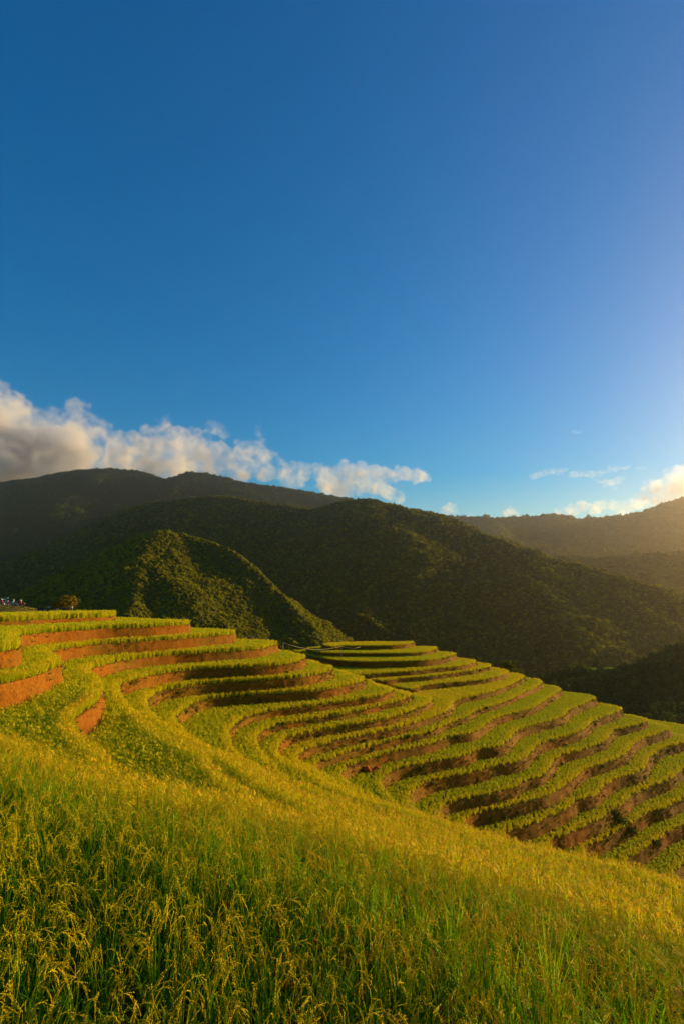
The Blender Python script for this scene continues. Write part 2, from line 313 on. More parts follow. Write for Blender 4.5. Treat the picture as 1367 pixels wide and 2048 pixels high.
def panicle(mb, base, az, R, L, n, mi, gl=.0125, gw=.0042, branches=5):
    """arching rachis with short branches carrying grains, hanging to one side"""
    ca, sa = math.cos(az), math.sin(az); pts = []; p = Vector(base); ang = R.uniform(0, .25); seg = 7; bend = R.uniform(2.3, 2.95)
    for i in range(seg+1):
        pts.append(p.copy()); p = p+Vector((ca*math.sin(ang), sa*math.sin(ang), math.cos(ang)))*L/seg; ang = min(2.95, ang+bend/seg*(1.9 if 1 <= i <= 3 else .35))
    mb.tube(pts, [.0016*(1-.6*i/seg) for i in range(seg+1)], 3, mi, False)
    for b in range(branches+1):
        u = .28+.72*b/branches; k = min(seg-1, int(u*seg)); q = pts[k].lerp(pts[k+1], u*seg-k) if k < seg else pts[-1]
        t = (pts[min(k+1, seg)]-pts[k]); t = t.normalized() if t.length > 0 else Vector((0, 0, -1)); t = (t+Vector((R.uniform(-.22, .22), R.uniform(-.22, .22), -.55))).normalized(); bl = L*R.uniform(.24, .42)
        m = max(3, n//(branches+1))
        for j in range(m):
            s = (j+.6)/m*bl; pp = q+t*s+Vector((0, 0, -s*s*1.6)); dd = (t+Vector((R.uniform(-.5, .5), R.uniform(-.5, .5), -.5-s*2)))
            grain(mb, pp, dd, gl*R.uniform(.85, 1.25), gw, mi)
def near_leaves(mb, R):
    for i in range(13):
        az = R.uniform(0, 6.283); r = R.uniform(0, .05)
        blade(mb, (r*math.cos(az), r*math.sin(az), 0), az+R.uniform(-.6, .6), R.uniform(.03, .30), R.uniform(.50, .84), R.uniform(.013, .021), 5, R.uniform(.4, 1.7), 0, R.uniform(0, 1))
def near_flags(mb, R):
    for i in range(1):
        az = R.uniform(0, 6.283); blade(mb, (R.uniform(-.03, .03), R.uniform(-.03, .03), 0), az, R.uniform(.02, .14), R.uniform(.75, .98), R.uniform(.011, .016), 5, R.uniform(.1, .6), 0, R.uniform(0, 1))
def near_stems(mb, R, n=6):
    out = []
    for i in range(n):
        az = R.uniform(0, 6.283); r = R.uniform(0, .05); ln = R.uniform(.04, .20); h = R.uniform(.66, .88); b0 = Vector((r*math.cos(az), r*math.sin(az), 0)); top = b0+Vector((math.cos(az)*math.sin(ln), math.sin(az)*math.sin(ln), math.cos(ln)))*h
        mb.tube([b0, b0.lerp(top, .6), top], [.0034, .0028, .0018], 3, 0, False); out.append((top, az+R.uniform(-.8, .8)))
    return out
RICE = bpy.data.collections.new('rice_variants')
def rice_mesh(kind, seed):
    R = random.Random(seed); mb = MB()
    if kind == 'near':
        near_leaves(mb, R); near_flags(mb, R)
        for top, az in near_stems(mb, R): panicle(mb, top, az, R, R.uniform(.20, .28), 48, 1)
    elif kind == 'mid':
        for i in range(15):
            az = R.uniform(0, 6.283); r = R.uniform(0, .07)
            blade(mb, (r*math.cos(az), r*math.sin(az), 0), az+R.uniform(-.6, .6), R.uniform(.04, .38), R.uniform(.45, .68), R.uniform(.011, .017), 3, R.uniform(.2, 1.5), 0, R.uniform(0, 1))
        for i in range(8):
            az = R.uniform(0, 6.283); ln = R.uniform(.04, .25); h = R.uniform(.42, .54); b0 = Vector((0, 0, 0)); top = b0+Vector((math.cos(az)*math.sin(ln), math.sin(az)*math.sin(ln), math.cos(ln)))*h
            blade(mb, b0, az, ln, h, .008, 2, 0, 0); blade(mb, top, az+R.uniform(-.6, .6), R.uniform(.3, .7), R.uniform(.16, .22), .022, 4, R.uniform(1.8, 2.6), 1)
    else:
        for i in range(17):
            az = R.uniform(0, 6.283); r = R.uniform(0, .13); a2 = R.uniform(0, 6.283)
            blade(mb, (r*math.cos(a2), r*math.sin(a2), 0), az, R.uniform(.02, .30), R.uniform(.40, .62), R.uniform(.018, .030), 2, R.uniform(.2, 1.4), 0, R.uniform(0, 1))
        for i in range(6):
            az = R.uniform(0, 6.283); r = R.uniform(0, .12); a2 = R.uniform(0, 6.283)
            blade(mb, (r*math.cos(a2), r*math.sin(a2), R.uniform(.30, .42)), az, R.uniform(.1, .6), R.uniform(.14, .2), .035, 2, R.uniform(1.2, 2.2), 1)
    return mb
RICE_BOX = {}
for kind, n in (('near', 6), ('mid', 6), ('far', 6)):
    for i in range(n):
        mb = rice_mesh(kind, 100*len(kind)+i+ord(kind[0]))
        me = mesh_from('rice_%s' % kind, mb.v, mb.f, [M_RICEN if kind == 'near' else M_RICE, M_PAN], False, mb.m)
        o = bpy.data.objects.new('a_%d_rice_%s_%d' % ({'near': 0, 'mid': 1, 'far': 2}[kind], kind, i), me); RICE.objects.link(o)
NG_RICE = instancer_group(RICE)
V_NEAR, V_MID, V_FAR = 0, 6, 12

# ------------------------------------------------------------------ the terraces
def catmull(pts, step=.35):
    p = np.array(pts); n = len(p); out = []
    for i in range(n):
        p0, p1, p2, p3 = p[(i-1) % n], p[i], p[(i+1) % n], p[(i+2) % n]
        # centripetal parametrisation keeps tight corners free of loops
        t0 = 0; t1 = t0+max(1e-3, np.linalg.norm(p1-p0))**.5; t2 = t1+max(1e-3, np.linalg.norm(p2-p1))**.5; t3 = t2+max(1e-3, np.linalg.norm(p3-p2))**.5
        L = np.linalg.norm(p2-p1); m = max(1, int(L/step))
        for q in range(m):
            t = t1+(t2-t1)*q/m
            A1 = (t1-t)/(t1-t0)*p0+(t-t0)/(t1-t0)*p1; A2 = (t2-t)/(t2-t1)*p1+(t-t1)/(t2-t1)*p2; A3 = (t3-t)/(t3-t2)*p2+(t-t2)/(t3-t2)*p3
            B1 = (t2-t)/(t2-t0)*A1+(t-t0)/(t2-t0)*A2; B2 = (t3-t)/(t3-t1)*A2+(t-t1)/(t3-t1)*A3
            out.append((t2-t)/(t2-t1)*B1+(t-t1)/(t2-t1)*B2)
    return np.array(out)
def in_view(p, m=0.0): return (np.abs(np.arctan2(p[:, 0], p[:, 1])) < .60+m) & (p[:, 1] > 0)
def resample(q, fine=.28, coarse=3.0):
    """closed curve -> points closely spaced in view, sparse elsewhere; smoothed"""
    seg = np.linalg.norm(np.roll(q, -1, 0)-q, axis=1); s = np.concatenate([[0], np.cumsum(seg)]); qq = np.vstack([q, q[:1]])
    t = np.arange(0, s[-1], fine); x = np.interp(t, s, qq[:, 0]); y = np.interp(t, s, qq[:, 1]); r = np.stack([x, y], 1)
    for it in range(5): r = .5*r+.25*(np.roll(r, 1, 0)+np.roll(r, -1, 0))
    vis = in_view(r, .12) & (np.linalg.norm(r, axis=1) < 140); keep = vis | (np.arange(len(r)) % int(coarse/fine) == 0)
    return r[keep]
def normals2(r):
    t = np.roll(r, -1, 0)-np.roll(r, 1, 0); t /= np.linalg.norm(t, axis=1)[:, None]+1e-9
    area = .5*np.sum(r[:, 0]*np.roll(r[:, 1], -1)-np.roll(r[:, 0], -1)*r[:, 1]); s = 1 if area > 0 else -1
    return np.stack([t[:, 1], -t[:, 0]], 1)*s
def inside(poly, pts_sorted):
    """even-odd test; pts_sorted is sorted by y"""
    ins = np.zeros(len(pts_sorted), bool); ys = pts_sorted[:, 1]; xs = pts_sorted[:, 0]; q = np.roll(poly, -1, 0)
    for (x1, y1), (x2, y2) in zip(poly, q):
        if y1 == y2: continue
        a, b = (y1, y2) if y1 < y2 else (y2, y1); i = np.searchsorted(ys, a, 'left'); j = np.searchsorted(ys, b, 'left')
        if i < j: ins[i:j] ^= xs[i:j] < x1+(ys[i:j]-y1)*(x2-x1)/(y2-y1)
    return ins
EDGE = {}; OUTN = {}
for key, (a, b, h0, h1) in PTS.items():
    r = resample(catmull(a+b)); nrm = normals2(r)
    wob = perlin(np.stack([r[:, 0]*.45, r[:, 1]*.45, np.full(len(r), key[1]*3.7)], 1), 5)*.06+perlin(np.stack([r[:, 0]*1.7, r[:, 1]*1.7, np.full(len(r), key[1]*3.7)], 1), 6)*.025
    EDGE[key] = r+nrm*wob[:, None]; OUTN[key] = normals2(EDGE[key])
LEAN = .26
def bank_mesh(key, h0, h1):
    r, n = EDGE[key], OUTN[key]; N_ = len(r); J = 8; rows = []
    deep = key == ('T', 22)
    for j in range(J+1):
        v = j/J; z = -h0-(h1-h0+.06)*v; lean = LEAN*v*(1.0 if not deep else 1)
        pos = np.stack([r[:, 0]+n[:, 0]*lean, r[:, 1]+n[:, 1]*lean, np.full(N_, z)], 1)
        d = fbm(pos*np.array([.9, .9, .5]), 3, 21)*.06+fbm(pos*np.array([3.2, 3.2, 1.1]), 2, 31)*.05
        d *= min(1, .35+v*3)*(1 if v < .95 else .6)
        pos[:, 0] += n[:, 0]*d; pos[:, 1] += n[:, 1]*d; rows.append(pos)
    V = np.vstack(rows); idx = np.arange(N_); nx = np.roll(idx, -1); F = []
    for j in range(J): F += list(zip((j*N_+idx).tolist(), (j*N_+nx).tolist(), ((j+1)*N_+nx).tolist(), ((j+1)*N_+idx).tolist()))
    return mesh_from('earth_bank', V, F, [M_SOIL if key[0] == 'T' and key[1] < 6 else M_BANK]), rows[0]
ORD = ['topmost', 'second', 'third', 'fourth', 'fifth', 'sixth', 'seventh', 'eighth', 'ninth', 'tenth']
LAB = {('T', 1): 'highest rice terrace at the upper left, tall even rice below the parked motorbikes',
('T', 2): 'foreground rice field with heavy drooping ears, second terrace from the top',
('T', 3): 'third terrace down at left, wrapping an orange earth bank at the left edge',
('T', 4): 'fourth terrace down at left, above the wedge of bare orange earth',
('T', 5): 'fifth terrace down at left, starting beside the bare orange earth wedge',
('T', 6): 'sixth terrace down at left, its bank shaded on the right half',
('T', 7): 'seventh terrace down at left, above the long black shadow on its bank',
('T', 8): 'eighth terrace down, wide yellow strip just under the long black bank shadow',
('T', 9): 'ninth terrace down, curling tightly in the middle of the bowl',
('T', 10): 'tenth terrace down, its rounded end nearest the saddle before the round hill',
('T', 11): 'golden terrace filling the saddle between the left spur and the round hill',
('T', 12): 'first bright green terrace below the golden saddle terrace',
('T', 13): 'second green terrace below the saddle above the red landslip',
('T', 14): 'third green terrace below the saddle, passing under the red landslip',
('T', 15): 'fourth green terrace below the saddle, kinked at the dark drain in its middle',
('T', 16): 'fifth green terrace below the saddle with a weedy brown bank',
('T', 17): 'sixth green terrace below the saddle, reaching the right skyline last',
('T', 18): 'seventh green terrace below the saddle, running out of the right edge',
('T', 19): 'terrace above the dark weedy gully at lower right',
('T', 20): 'terrace split by the dark weedy gully at lower right',
('T', 21): 'terrace just below the dark weedy gully at lower right',
('T', 22): 'lowest terrace of the bowl, a corner at the right edge',
('R', 1): 'small flat golden terrace crowning the round hill', ('R', 2): 'second ring terrace of the round hill, just under its crown',
('R', 3): 'third ring terrace of the round hill with shaded front bank', ('R', 4): 'fourth ring terrace of the round hill, starting at the saddle',
('R', 5): 'fifth ring terrace of the round hill, long thin strip to the right', ('R', 6): 'sixth and lowest ring terrace of the round hill, above the golden saddle'}
RIPE = {1: .36, 2: .28, 3: .32, 4: .36, 5: .38, 6: .40, 7: .44, 8: .48, 9: .48, 10: .50, 11: .85, 12: .40, 13: .34, 14: .34, 15: .36, 16: .40, 17: .48, 18: .46, 19: .42, 20: .40, 21: .38, 22: .34}
RIPER = {1: .85, 2: .5, 3: .42, 4: .62, 5: .68, 6: .62}
TERR = {}
for key, (a, b, h0, h1) in PTS.items():
    if key == ('T', 22): h1 = 45.
    t = tag(link('rice_terrace', None), LAB[key], 'rice terrace', 'rice terraces on the hillside')
    r = EDGE[key]; t.location = (0, 0, 0); TERR[key] = t
    me, top = bank_mesh(key, h0, h1); link('earth_bank', me, t)
    tri = tessellate_polygon([[Vector((p[0], p[1], 0)) for p in top]])
    link('soil_bed', mesh_from('soil_bed', [(p[0], p[1], -h0) for p in top], [tuple(f) for f in tri], [M_SOIL], False), t)

# ---- rice on every terrace
def candidates(g, d0, d1):
    lim = d1; n = int(2*lim*.75/g); ys = np.arange(max(.2, d0*.78), d1, g); P_ = []
    for y in ys:
        xs = np.arange(-y*.70-1.5, y*.70+1.5, g); P_.append(np.stack([xs, np.full(len(xs), y)], 1))
    P_ = np.vstack(P_); P_ = P_+RNG.uniform(-.5, .5, P_.shape)*g*1.0
    d = np.linalg.norm(P_, axis=1); P_ = P_[(d >= d0) & (d < d1)]
    return P_[np.argsort(P_[:, 1])]
SETS = [(candidates(.225, 2.2, 13.), 'near'), (candidates(.235, 13., 38.), 'mid'), (candidates(.27, 38., 128.), 'far')]
INS = []
for P_, kind in SETS:
    d = {}
    for key in PTS:
        shr = .03
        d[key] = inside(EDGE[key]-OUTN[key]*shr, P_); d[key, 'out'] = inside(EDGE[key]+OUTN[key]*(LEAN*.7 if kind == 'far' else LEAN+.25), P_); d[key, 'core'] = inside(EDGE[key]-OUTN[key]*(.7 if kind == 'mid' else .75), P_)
    INS.append(d)
NEARPTS = []
for key, (a, b, h0, h1) in PTS.items():
    allp = []; var = []; sc = []; rp = []
    up = {('T', 11): [('T', 10), ('R', 6)]}.get(key, [(key[0], key[1]-1)] if key[1] > 1 else [])
    for (P_, kind), d in zip(SETS, INS):
        s = d[key].copy()
        for u in up: s &= ~d[u, 'out']
        if key == ('T', 1):          # a dirt road runs behind the first strip of rice
            e = EDGE[key]; e = e[(e[:, 1] > 40) & (e[:, 1] < 74) & (e[:, 0] < -15)][::3]; s &= (P_[:, 1] > 40) & (P_[:, 1] < 74)
            ii = np.where(s)[0]; dd = np.min(np.linalg.norm(P_[ii][:, None]-e[None], axis=2), axis=1); s[ii[dd > 7.5]] = False
        if kind == 'far' and key[0] == 'T' and 4 <= key[1] <= 10: s &= P_[:, 1] < 84
        if key == ('T', 11): s &= P_[:, 1] < 118
        q = P_[s]; n = len(q)
        if not n: continue
        base = {'near': V_NEAR, 'mid': V_MID, 'far': V_FAR}[kind]
        hvar = 1+.10*perlin(np.stack([q[:, 0]*.5, q[:, 1]*.5, np.zeros(n)], 1), 77)
        if kind == 'mid' and key == ('T', 2): hvar = hvar*1.45
        if kind == 'near' and key != ('T', 2): hvar = hvar*.60
        rv = (RIPE if key[0] == 'T' else RIPER)[key[1]]
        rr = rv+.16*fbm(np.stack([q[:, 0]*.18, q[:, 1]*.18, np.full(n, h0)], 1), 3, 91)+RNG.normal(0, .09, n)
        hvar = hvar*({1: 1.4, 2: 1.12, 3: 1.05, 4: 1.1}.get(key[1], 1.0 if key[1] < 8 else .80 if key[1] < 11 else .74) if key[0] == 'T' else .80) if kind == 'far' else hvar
        rr = rr+np.where(d[key, 'core'][s], -.10 if kind == 'far' or key == ('T', 2) else -.26, .34 if kind == 'far' else .40 if key != ('T', 2) else .2)      # outer rows riper, also painting sunlit rims along the terrace edges
        if kind == 'mid': hvar = hvar*np.where(d[key, 'core'][s], .85, 1.05)
        hs = hvar*RNG.uniform(.80, 1.14, n)*(.92 if key[0] == 'T' and key[1] < 12 else .82 if kind == 'far' else 1)
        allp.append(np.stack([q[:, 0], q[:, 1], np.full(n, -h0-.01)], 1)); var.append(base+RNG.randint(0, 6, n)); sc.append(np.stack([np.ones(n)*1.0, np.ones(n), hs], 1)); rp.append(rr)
    if not allp: continue
    allp = np.vstack(allp); var = np.concatenate(var); sc = np.vstack(sc); rp = np.concatenate(rp); n = len(allp)
    if key == ('T', 2):          # the plants nearest the lens become plants of their own below
        dd = np.linalg.norm(allp, axis=1); az = np.abs(np.arctan2(allp[:, 0], allp[:, 1])); near = (var < 6) & (az < .53) & (allp[:, 1] > 2.6)
        idx = np.where(near)[0]; idx = idx[np.argsort(dd[idx])][:160]; NEARPTS = [(allp[i], int(var[i]), sc[i], i) for i in idx]
        keep = np.ones(n, bool); keep[idx] = False; allp, var, sc, rp = allp[keep], var[keep], sc[keep], rp[keep]; n = len(allp)
    lx = .16*perlin(np.stack([allp[:, 0]*.35, allp[:, 1]*.35, np.full(n, 1.)], 1), 61); ly = .16*perlin(np.stack([allp[:, 0]*.35, allp[:, 1]*.35, np.full(n, 7.)], 1), 62)
    rot = np.stack([lx+RNG.normal(0, .08, n), ly+RNG.normal(0, .08, n), RNG.uniform(0, 6.283, n)], 1)
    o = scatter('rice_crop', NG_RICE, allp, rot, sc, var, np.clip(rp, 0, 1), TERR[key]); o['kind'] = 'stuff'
# ------------------------------------------------------------------ hills from their crest lines
def crest(*pts): return np.array([at_y(x, y, Y) for x, y, Y in pts])
def sk_height(x, y, sk, noise_amp, lam, floor, seed, edge=0.0):
    """height = highest of the slopes that fall away from every crest line"""
    n = len(x); z = np.full(n, -1e9); dmin = np.full(n, 1e9)
    wx = fbm(np.stack([x/lam, y/lam, np.zeros(n)], 1), 3, seed)*lam*.22; wy = fbm(np.stack([x/lam, y/lam, np.full(n, 9.)], 1), 3, seed+3)*lam*.22
    for C, slope, rnd in sk:
        for A, B in zip(C[:-1], C[1:]):
            ab = B[:2]-A[:2]; L2 = ab@ab+1e-9; t0 = np.clip(((x-A[0])*ab[0]+(y-A[1])*ab[1])/L2, 0, 1)
            d0 = np.hypot(x-A[0]-t0*ab[0], y-A[1]-t0*ab[1]); k = np.clip(d0/(lam*.5), 0, 1)
            xx, yy = x+wx*k, y+wy*k
            t = np.clip(((xx-A[0])*ab[0]+(yy-A[1])*ab[1])/L2, 0, 1); d = np.hypot(xx-A[0]-t*ab[0], yy-A[1]-t*ab[1])
            zz = A[2]+t*(B[2]-A[2])-slope*(np.sqrt(d*d+rnd*rnd)-rnd)
            z = np.maximum(z, zz); dmin = np.minimum(dmin, d0)
    k = np.clip(dmin/(lam*.6), 0, 1)
    r1 = 1-np.abs(fbm(np.stack([x/lam, y/lam, np.full(n, 4.)], 1), 4, seed+7)); 
    z = z+k*noise_amp*(r1-.75)+np.minimum(1, .25+k)*noise_amp*.10*fbm(np.stack([x/lam*5, y/lam*5, np.full(n, 2.)], 1), 3, seed+11)
    return np.maximum(z, floor)
FLOOR = -125.
def make_hill(name, label, sk, az0, az1, r0, r1, na, nr, amp, lam, seed, mat, floor=FLOOR):
    az = np.linspace(az0, az1, na); rr = np.exp(np.linspace(math.log(r0), math.log(r1), nr)); A, R_ = np.meshgrid(az, rr)
    x = (R_*np.sin(A)).ravel(); y = (R_*np.cos(A)).ravel(); z = sk_height(x, y, sk, amp, lam, floor-6, seed)
    # no rim hanging in the air: the sheet runs down into the valley floor at its margins
    i = np.arange(nr-1)[:, None]*na+np.arange(na-1)[None, :]; i = i.ravel(); F = np.stack([i, i+1, i+1+na, i+na], 1)
    zc = z[F].max(1); F = F[zc > floor-5.5]
    me = mesh_from(name, np.stack([x, y, z], 1), F.tolist(), [mat]); o = link(name, me); tag(o, label, None, None, 'structure')
    return o, dict(x=x, y=y, z=z.reshape(nr, na), az=az, rr=rr, na=na, nr=nr)
TREES = bpy.data.collections.new('tree_variants')
def ico(sub):
    bm = bmesh.new(); bmesh.ops.create_icosphere(bm, subdivisions=sub, radius=1); V = np.array([v.co[:] for v in bm.verts]); F = [tuple(v.index for v in f.verts) for f in bm.faces]; bm.free(); return V, F
ICO1, ICO2, ICO3 = ico(1), ico(2), ico(3)
def crown_shape(seed, n, size, tall=1.15, lump=.35, core=.72, cone=0., sub=ICO2):
    """unit crown: lumpy core plus n leaf clumps spread through and over it; base at z=0"""
    R = random.Random(seed); mb = MB(); V, F = sub; d = 1+lump*fbm(V*1.6+seed, 3, seed)
    def shp(p): 
        s = 1-cone*(p[2]*.5+.5); return np.array([p[0]*s, p[1]*s, (p[2]+1)*tall*.5*1.0])
    mb.add([shp(v*dd*core) for v, dd in zip(V, d)], F, 0)
    for i in range(n):
        v = Vector((R.gauss(0, 1), R.gauss(0, 1), R.gauss(0, 1))).normalized(); rad = (R.uniform(.62, 1.05))*(1+lump*float(fbm(np.array([v[:]])*1.6+seed, 3, seed)[0]))
        c_ = Vector(shp(np.array(v[:])*rad)); a = Vector((R.gauss(0, 1), R.gauss(0, 1), R.gauss(0, 1))).normalized(); b_ = a.cross(v+Vector((.01, .02, .03))).normalized(); s = size*R.uniform(.6, 1.3)
        mb.add([c_+a*s, c_+b_*s*.8, c_-a*s*.8, c_-b_*s], [(0, 1, 2, 3)], 0)
    return mb
for i in range(5):
    mb = crown_shape(40+i, 90, .22, 1.2+.1*i); me = mesh_from('crown', mb.v, mb.f, [M_TREE], False)
    TREES.objects.link(bpy.data.objects.new('a_%d_crown' % i, me))
for i in range(3):
    mb = crown_shape(60+i, 90, .2, 2.6, .2, .6, .6); me = mesh_from('conifer', mb.v, mb.f, [M_TREED], False)
    TREES.objects.link(bpy.data.objects.new('b_%d_conifer' % i, me))
for i in range(3):
    mb = crown_shape(80+i, 110, .2, 1.3); me = mesh_from('dark_crown', mb.v, mb.f, [M_TREED], False)
    TREES.objects.link(bpy.data.objects.new('c_%d_dark_crown' % i, me))
for i in range(4):
    mb = crown_shape(90+i, 90, .22, 1.1+.15*i); me = mesh_from('sunlit_crown', mb.v, mb.f, [M_TREEN], False)
    TREES.objects.link(bpy.data.objects.new('d_%d_sunlit_crown' % i, me))
NG_TREE = instancer_group(TREES)
def forest(name, label, hill, count, size, variants, dens_seed, ymax_back=None, clear=None, tall_rng=(.8, 1.3)):
    az, rr, Z, na, nr = hill['az'], hill['rr'], hill['z'], hill['na'], hill['nr']
    # visible cells first: a cell is seen when nothing nearer on its ray stands higher in elevation
    el = Z/rr[:, None]; mx = np.maximum.accumulate(el, 0); vis = el > mx-.012
    vis &= Z > FLOOR+1
    w_ = (rr**2)[:, None]*np.ones((1, na))*vis; w_ = w_[:-1, :-1].ravel(); w_ /= w_.sum()
    c_ = RNG.choice(len(w_), count, p=w_); i, j = c_//(na-1), c_ % (na-1); u, v = RNG.rand(count), RNG.rand(count)
    zz = (Z[i, j]*(1-u)+Z[i+1, j]*u)*(1-v)+(Z[i, j+1]*(1-u)+Z[i+1, j+1]*u)*v
    a = az[j]+v*(az[1]-az[0]); r = rr[i]+(rr[i+1]-rr[i])*u; x, y = r*np.sin(a), r*np.cos(a)
    keep = np.ones(count, bool)
    if clear is not None: keep = ~clear(x, y, zz)
    x, y, zz = x[keep], y[keep], zz[keep]; n = len(x); s = size*np.exp(RNG.normal(0, .28, n))*(1+.3*perlin(np.stack([x/size/9, y/size/9, np.zeros(n)], 1), 3))
    o = scatter(name, NG_TREE, np.stack([x, y, zz-s*.25], 1), np.stack([RNG.normal(0, .06, n), RNG.normal(0, .06, n), RNG.uniform(0, 6.28, n)], 1), np.stack([s, s, s*RNG.uniform(tall_rng[0], tall_rng[1], n)], 1), RNG.choice(variants, n))
    tag(o, label, 'forest', None, 'stuff'); return o
D = math.radians
# the small hill with the sunlit spur
SKN = [(crest((330, 1063, 480), (312, 1085, 452), (292, 1112, 428), (285, 1150, 402), (268, 1200, 372), (250, 1262, 335), (220, 1340, 300)), .80, 3),
       (crest((330, 1063, 480), (380, 1071, 478), (430, 1087, 470), (470, 1105, 462), (500, 1127, 452), (540, 1167, 438), (580, 1207, 424), (615, 1243, 412), (655, 1293, 396), (700, 1352, 380)), 1.2, 2.5),
       (crest((330, 1063, 480), (275, 1083, 505), (200, 1123, 535), (120, 1163, 560), (40, 1203, 600), (-80, 1235, 640)), .62, 8)]
hN, gN = make_hill('hill', 'small forested hill with a sunlit yellow-green spur behind the left terraces', SKN, D(-46), D(8), 230, 760, 300, 170, 6, 60, 3, M_HILL)
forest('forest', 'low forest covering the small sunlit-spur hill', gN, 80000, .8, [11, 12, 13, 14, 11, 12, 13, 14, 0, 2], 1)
SKM = [(crest((730, 999, 950), (780, 1011, 930), (800, 1019, 920), (860, 1028, 900), (900, 1042, 880), (960, 1068, 850), (1000, 1083, 830), (1050, 1100, 810), (1100, 1118, 790), (1150, 1130, 770), (1200, 1143, 750), (1250, 1158, 730), (1300, 1173, 710), (1367, 1198, 690), (1470, 1240, 670)), .62, 14),
       (crest((730, 999, 950), (680, 1006, 975), (625, 1021, 1000), (560, 1011, 1040), (500, 1002, 1080), (460, 995, 1100), (430, 993, 1110), (345, 1003, 1120), (310, 1006, 1120), (230, 1038, 1120), (150, 1073, 1120), (60, 1113, 1130), (0, 1146, 1140), (-120, 1195, 1160)), .60, 14),
       (crest((960, 1068, 850), (992, 1114, 780), (1038, 1152, 720), (1083, 1187, 680), (1120, 1250, 620)), .60, 8),
       (crest((1080, 1111, 797), (1112, 1156, 730), (1150, 1185, 690), (1210, 1240, 640)), .60, 8),
       (crest((1180, 1138, 757), (1230, 1178, 700), (1290, 1222, 650), (1367, 1262, 610), (1470, 1310, 570)), .60, 8),
       (crest((730, 999, 950), (785, 1060, 850), (830, 1130, 760), (870, 1230, 680)), .62, 10),
       (crest((680, 1006, 975), (640, 1070, 860), (600, 1130, 760), (590, 1210, 680)), .62, 10),
       (crest((430, 993, 1110), (400, 1050, 980), (420, 1100, 860), (450, 1170, 740)), .6, 12)]
hM, gM = make_hill('hill', 'broad dark forested mountain rising to a rounded peak in the middle', SKM, D(-45), D(42), 430, 1400, 420, 190, 26, 150, 13, M_HILL)
forest('forest', 'dense forest covering the broad dark middle mountain', gM, 140000, 1.7, [0, 1, 2, 3, 4, 12, 13], 2)
SKR = [(crest((1060, 1378, 335), (1090, 1364, 325), (1150, 1344, 310), (1180, 1338, 300), (1265, 1335, 290), (1300, 1323, 285), (1340, 1313, 280), (1367, 1302, 275), (1500, 1262, 260)), .55, 5),
       (crest((1265, 1335, 290), (1240, 1370, 255), (1230, 1420, 225)), .5, 8), (crest((1367, 1302, 275), (1340, 1360, 235), (1320, 1450, 190)), .5, 8)]
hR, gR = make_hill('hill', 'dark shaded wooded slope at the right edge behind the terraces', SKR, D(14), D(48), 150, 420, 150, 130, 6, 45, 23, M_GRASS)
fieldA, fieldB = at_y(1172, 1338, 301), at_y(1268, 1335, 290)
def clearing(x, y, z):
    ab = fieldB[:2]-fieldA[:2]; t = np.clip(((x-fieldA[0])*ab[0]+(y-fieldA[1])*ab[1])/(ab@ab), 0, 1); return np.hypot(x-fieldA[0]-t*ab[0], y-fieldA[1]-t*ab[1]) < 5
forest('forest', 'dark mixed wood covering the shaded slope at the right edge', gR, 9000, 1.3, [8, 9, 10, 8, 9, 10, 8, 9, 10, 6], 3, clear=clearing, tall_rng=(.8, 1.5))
SKL = [(crest((-150, 1010, 2484), (-60, 1000, 2465), (0, 988, 2438), (60, 972, 2411), (110, 950, 2393), (160, 943, 2393), (230, 940, 2393), (285, 946, 2393), (310, 958, 2393), (335, 960, 2393), (372, 951, 2393), (412, 950, 2393), (450, 957, 2373), (500, 970, 2355), (560, 977, 2335), (600, 983, 2317), (640, 991, 2300), (690, 998, 2281), (720, 1013, 2263), (800, 1022, 2245), (830, 1022, 2227), (890, 1034, 2208), (980, 1075, 2162)), .55, 20),
       (crest((230, 940, 2393), (260, 1000, 2116), (240, 1060, 1841), (180, 1120, 1563)), .55, 30), (crest((60, 972, 2411), (20, 1040, 2069), (-30, 1100, 1748)), .55, 30), (crest((500, 970, 2355), (560, 1030, 2025), (600, 1070, 1748)), .55, 30)]
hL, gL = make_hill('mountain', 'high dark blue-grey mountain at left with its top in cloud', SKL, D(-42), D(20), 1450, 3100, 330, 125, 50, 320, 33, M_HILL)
forest('forest', 'distant forest on the high blue-grey mountain at left', gL, 80000, 5.0, [8, 9, 10], 4)  # dark crowns stand in for the cloud shadow over this mountain
SKF = [(crest((700, 1060, 2824), (890, 1036, 2763), (940, 1037, 2731), (1000, 1040, 2701), (1060, 1037, 2670), (1110, 1033, 2640), (1143, 1049, 2608), (1160, 1043, 2578), (1200, 1038, 2578), (1260, 1033, 2578), (1300, 1021, 2578), (1340, 1008, 2578), (1367, 999, 2578), (1480, 985, 2578), (1600, 1000, 2578)), .5, 25),
       (crest((1110, 1033, 2640), (1150, 1070, 2271), (1200, 1095, 1964)), .5, 40), (crest((1340, 1008, 2578), (1330, 1060, 2210), (1340, 1100, 1903)), .5, 40), (crest((1000, 1040, 2701), (990, 1070, 2271), (1040, 1100, 1842)), .5, 40)]
hF, gF = make_hill('mountain', 'far hazy golden mountain with a sharp notch at the right', SKF, D(-2), D(46), 1850, 3250, 260, 100, 65, 450, 43, M_HILL)
forest('forest', 'distant forest on the far golden mountain at right', gF, 45000, 7.2, range(0, 5), 5)
SK1 = [(crest((900, 1075, 1965), (990, 1078, 1918), (1060, 1092, 1872), (1110, 1103, 1872), (1180, 1104, 1872), (1213, 1100, 1872), (1262, 1113, 1852), (1330, 1130, 1825), (1450, 1150, 1778)), .45, 30)]
h1_, g1_ = make_hill('hill', 'low hazy foothill below the notched mountain at right', SK1, D(8), D(44), 1450, 2250, 200, 80, 24, 220, 53, M_HILL)
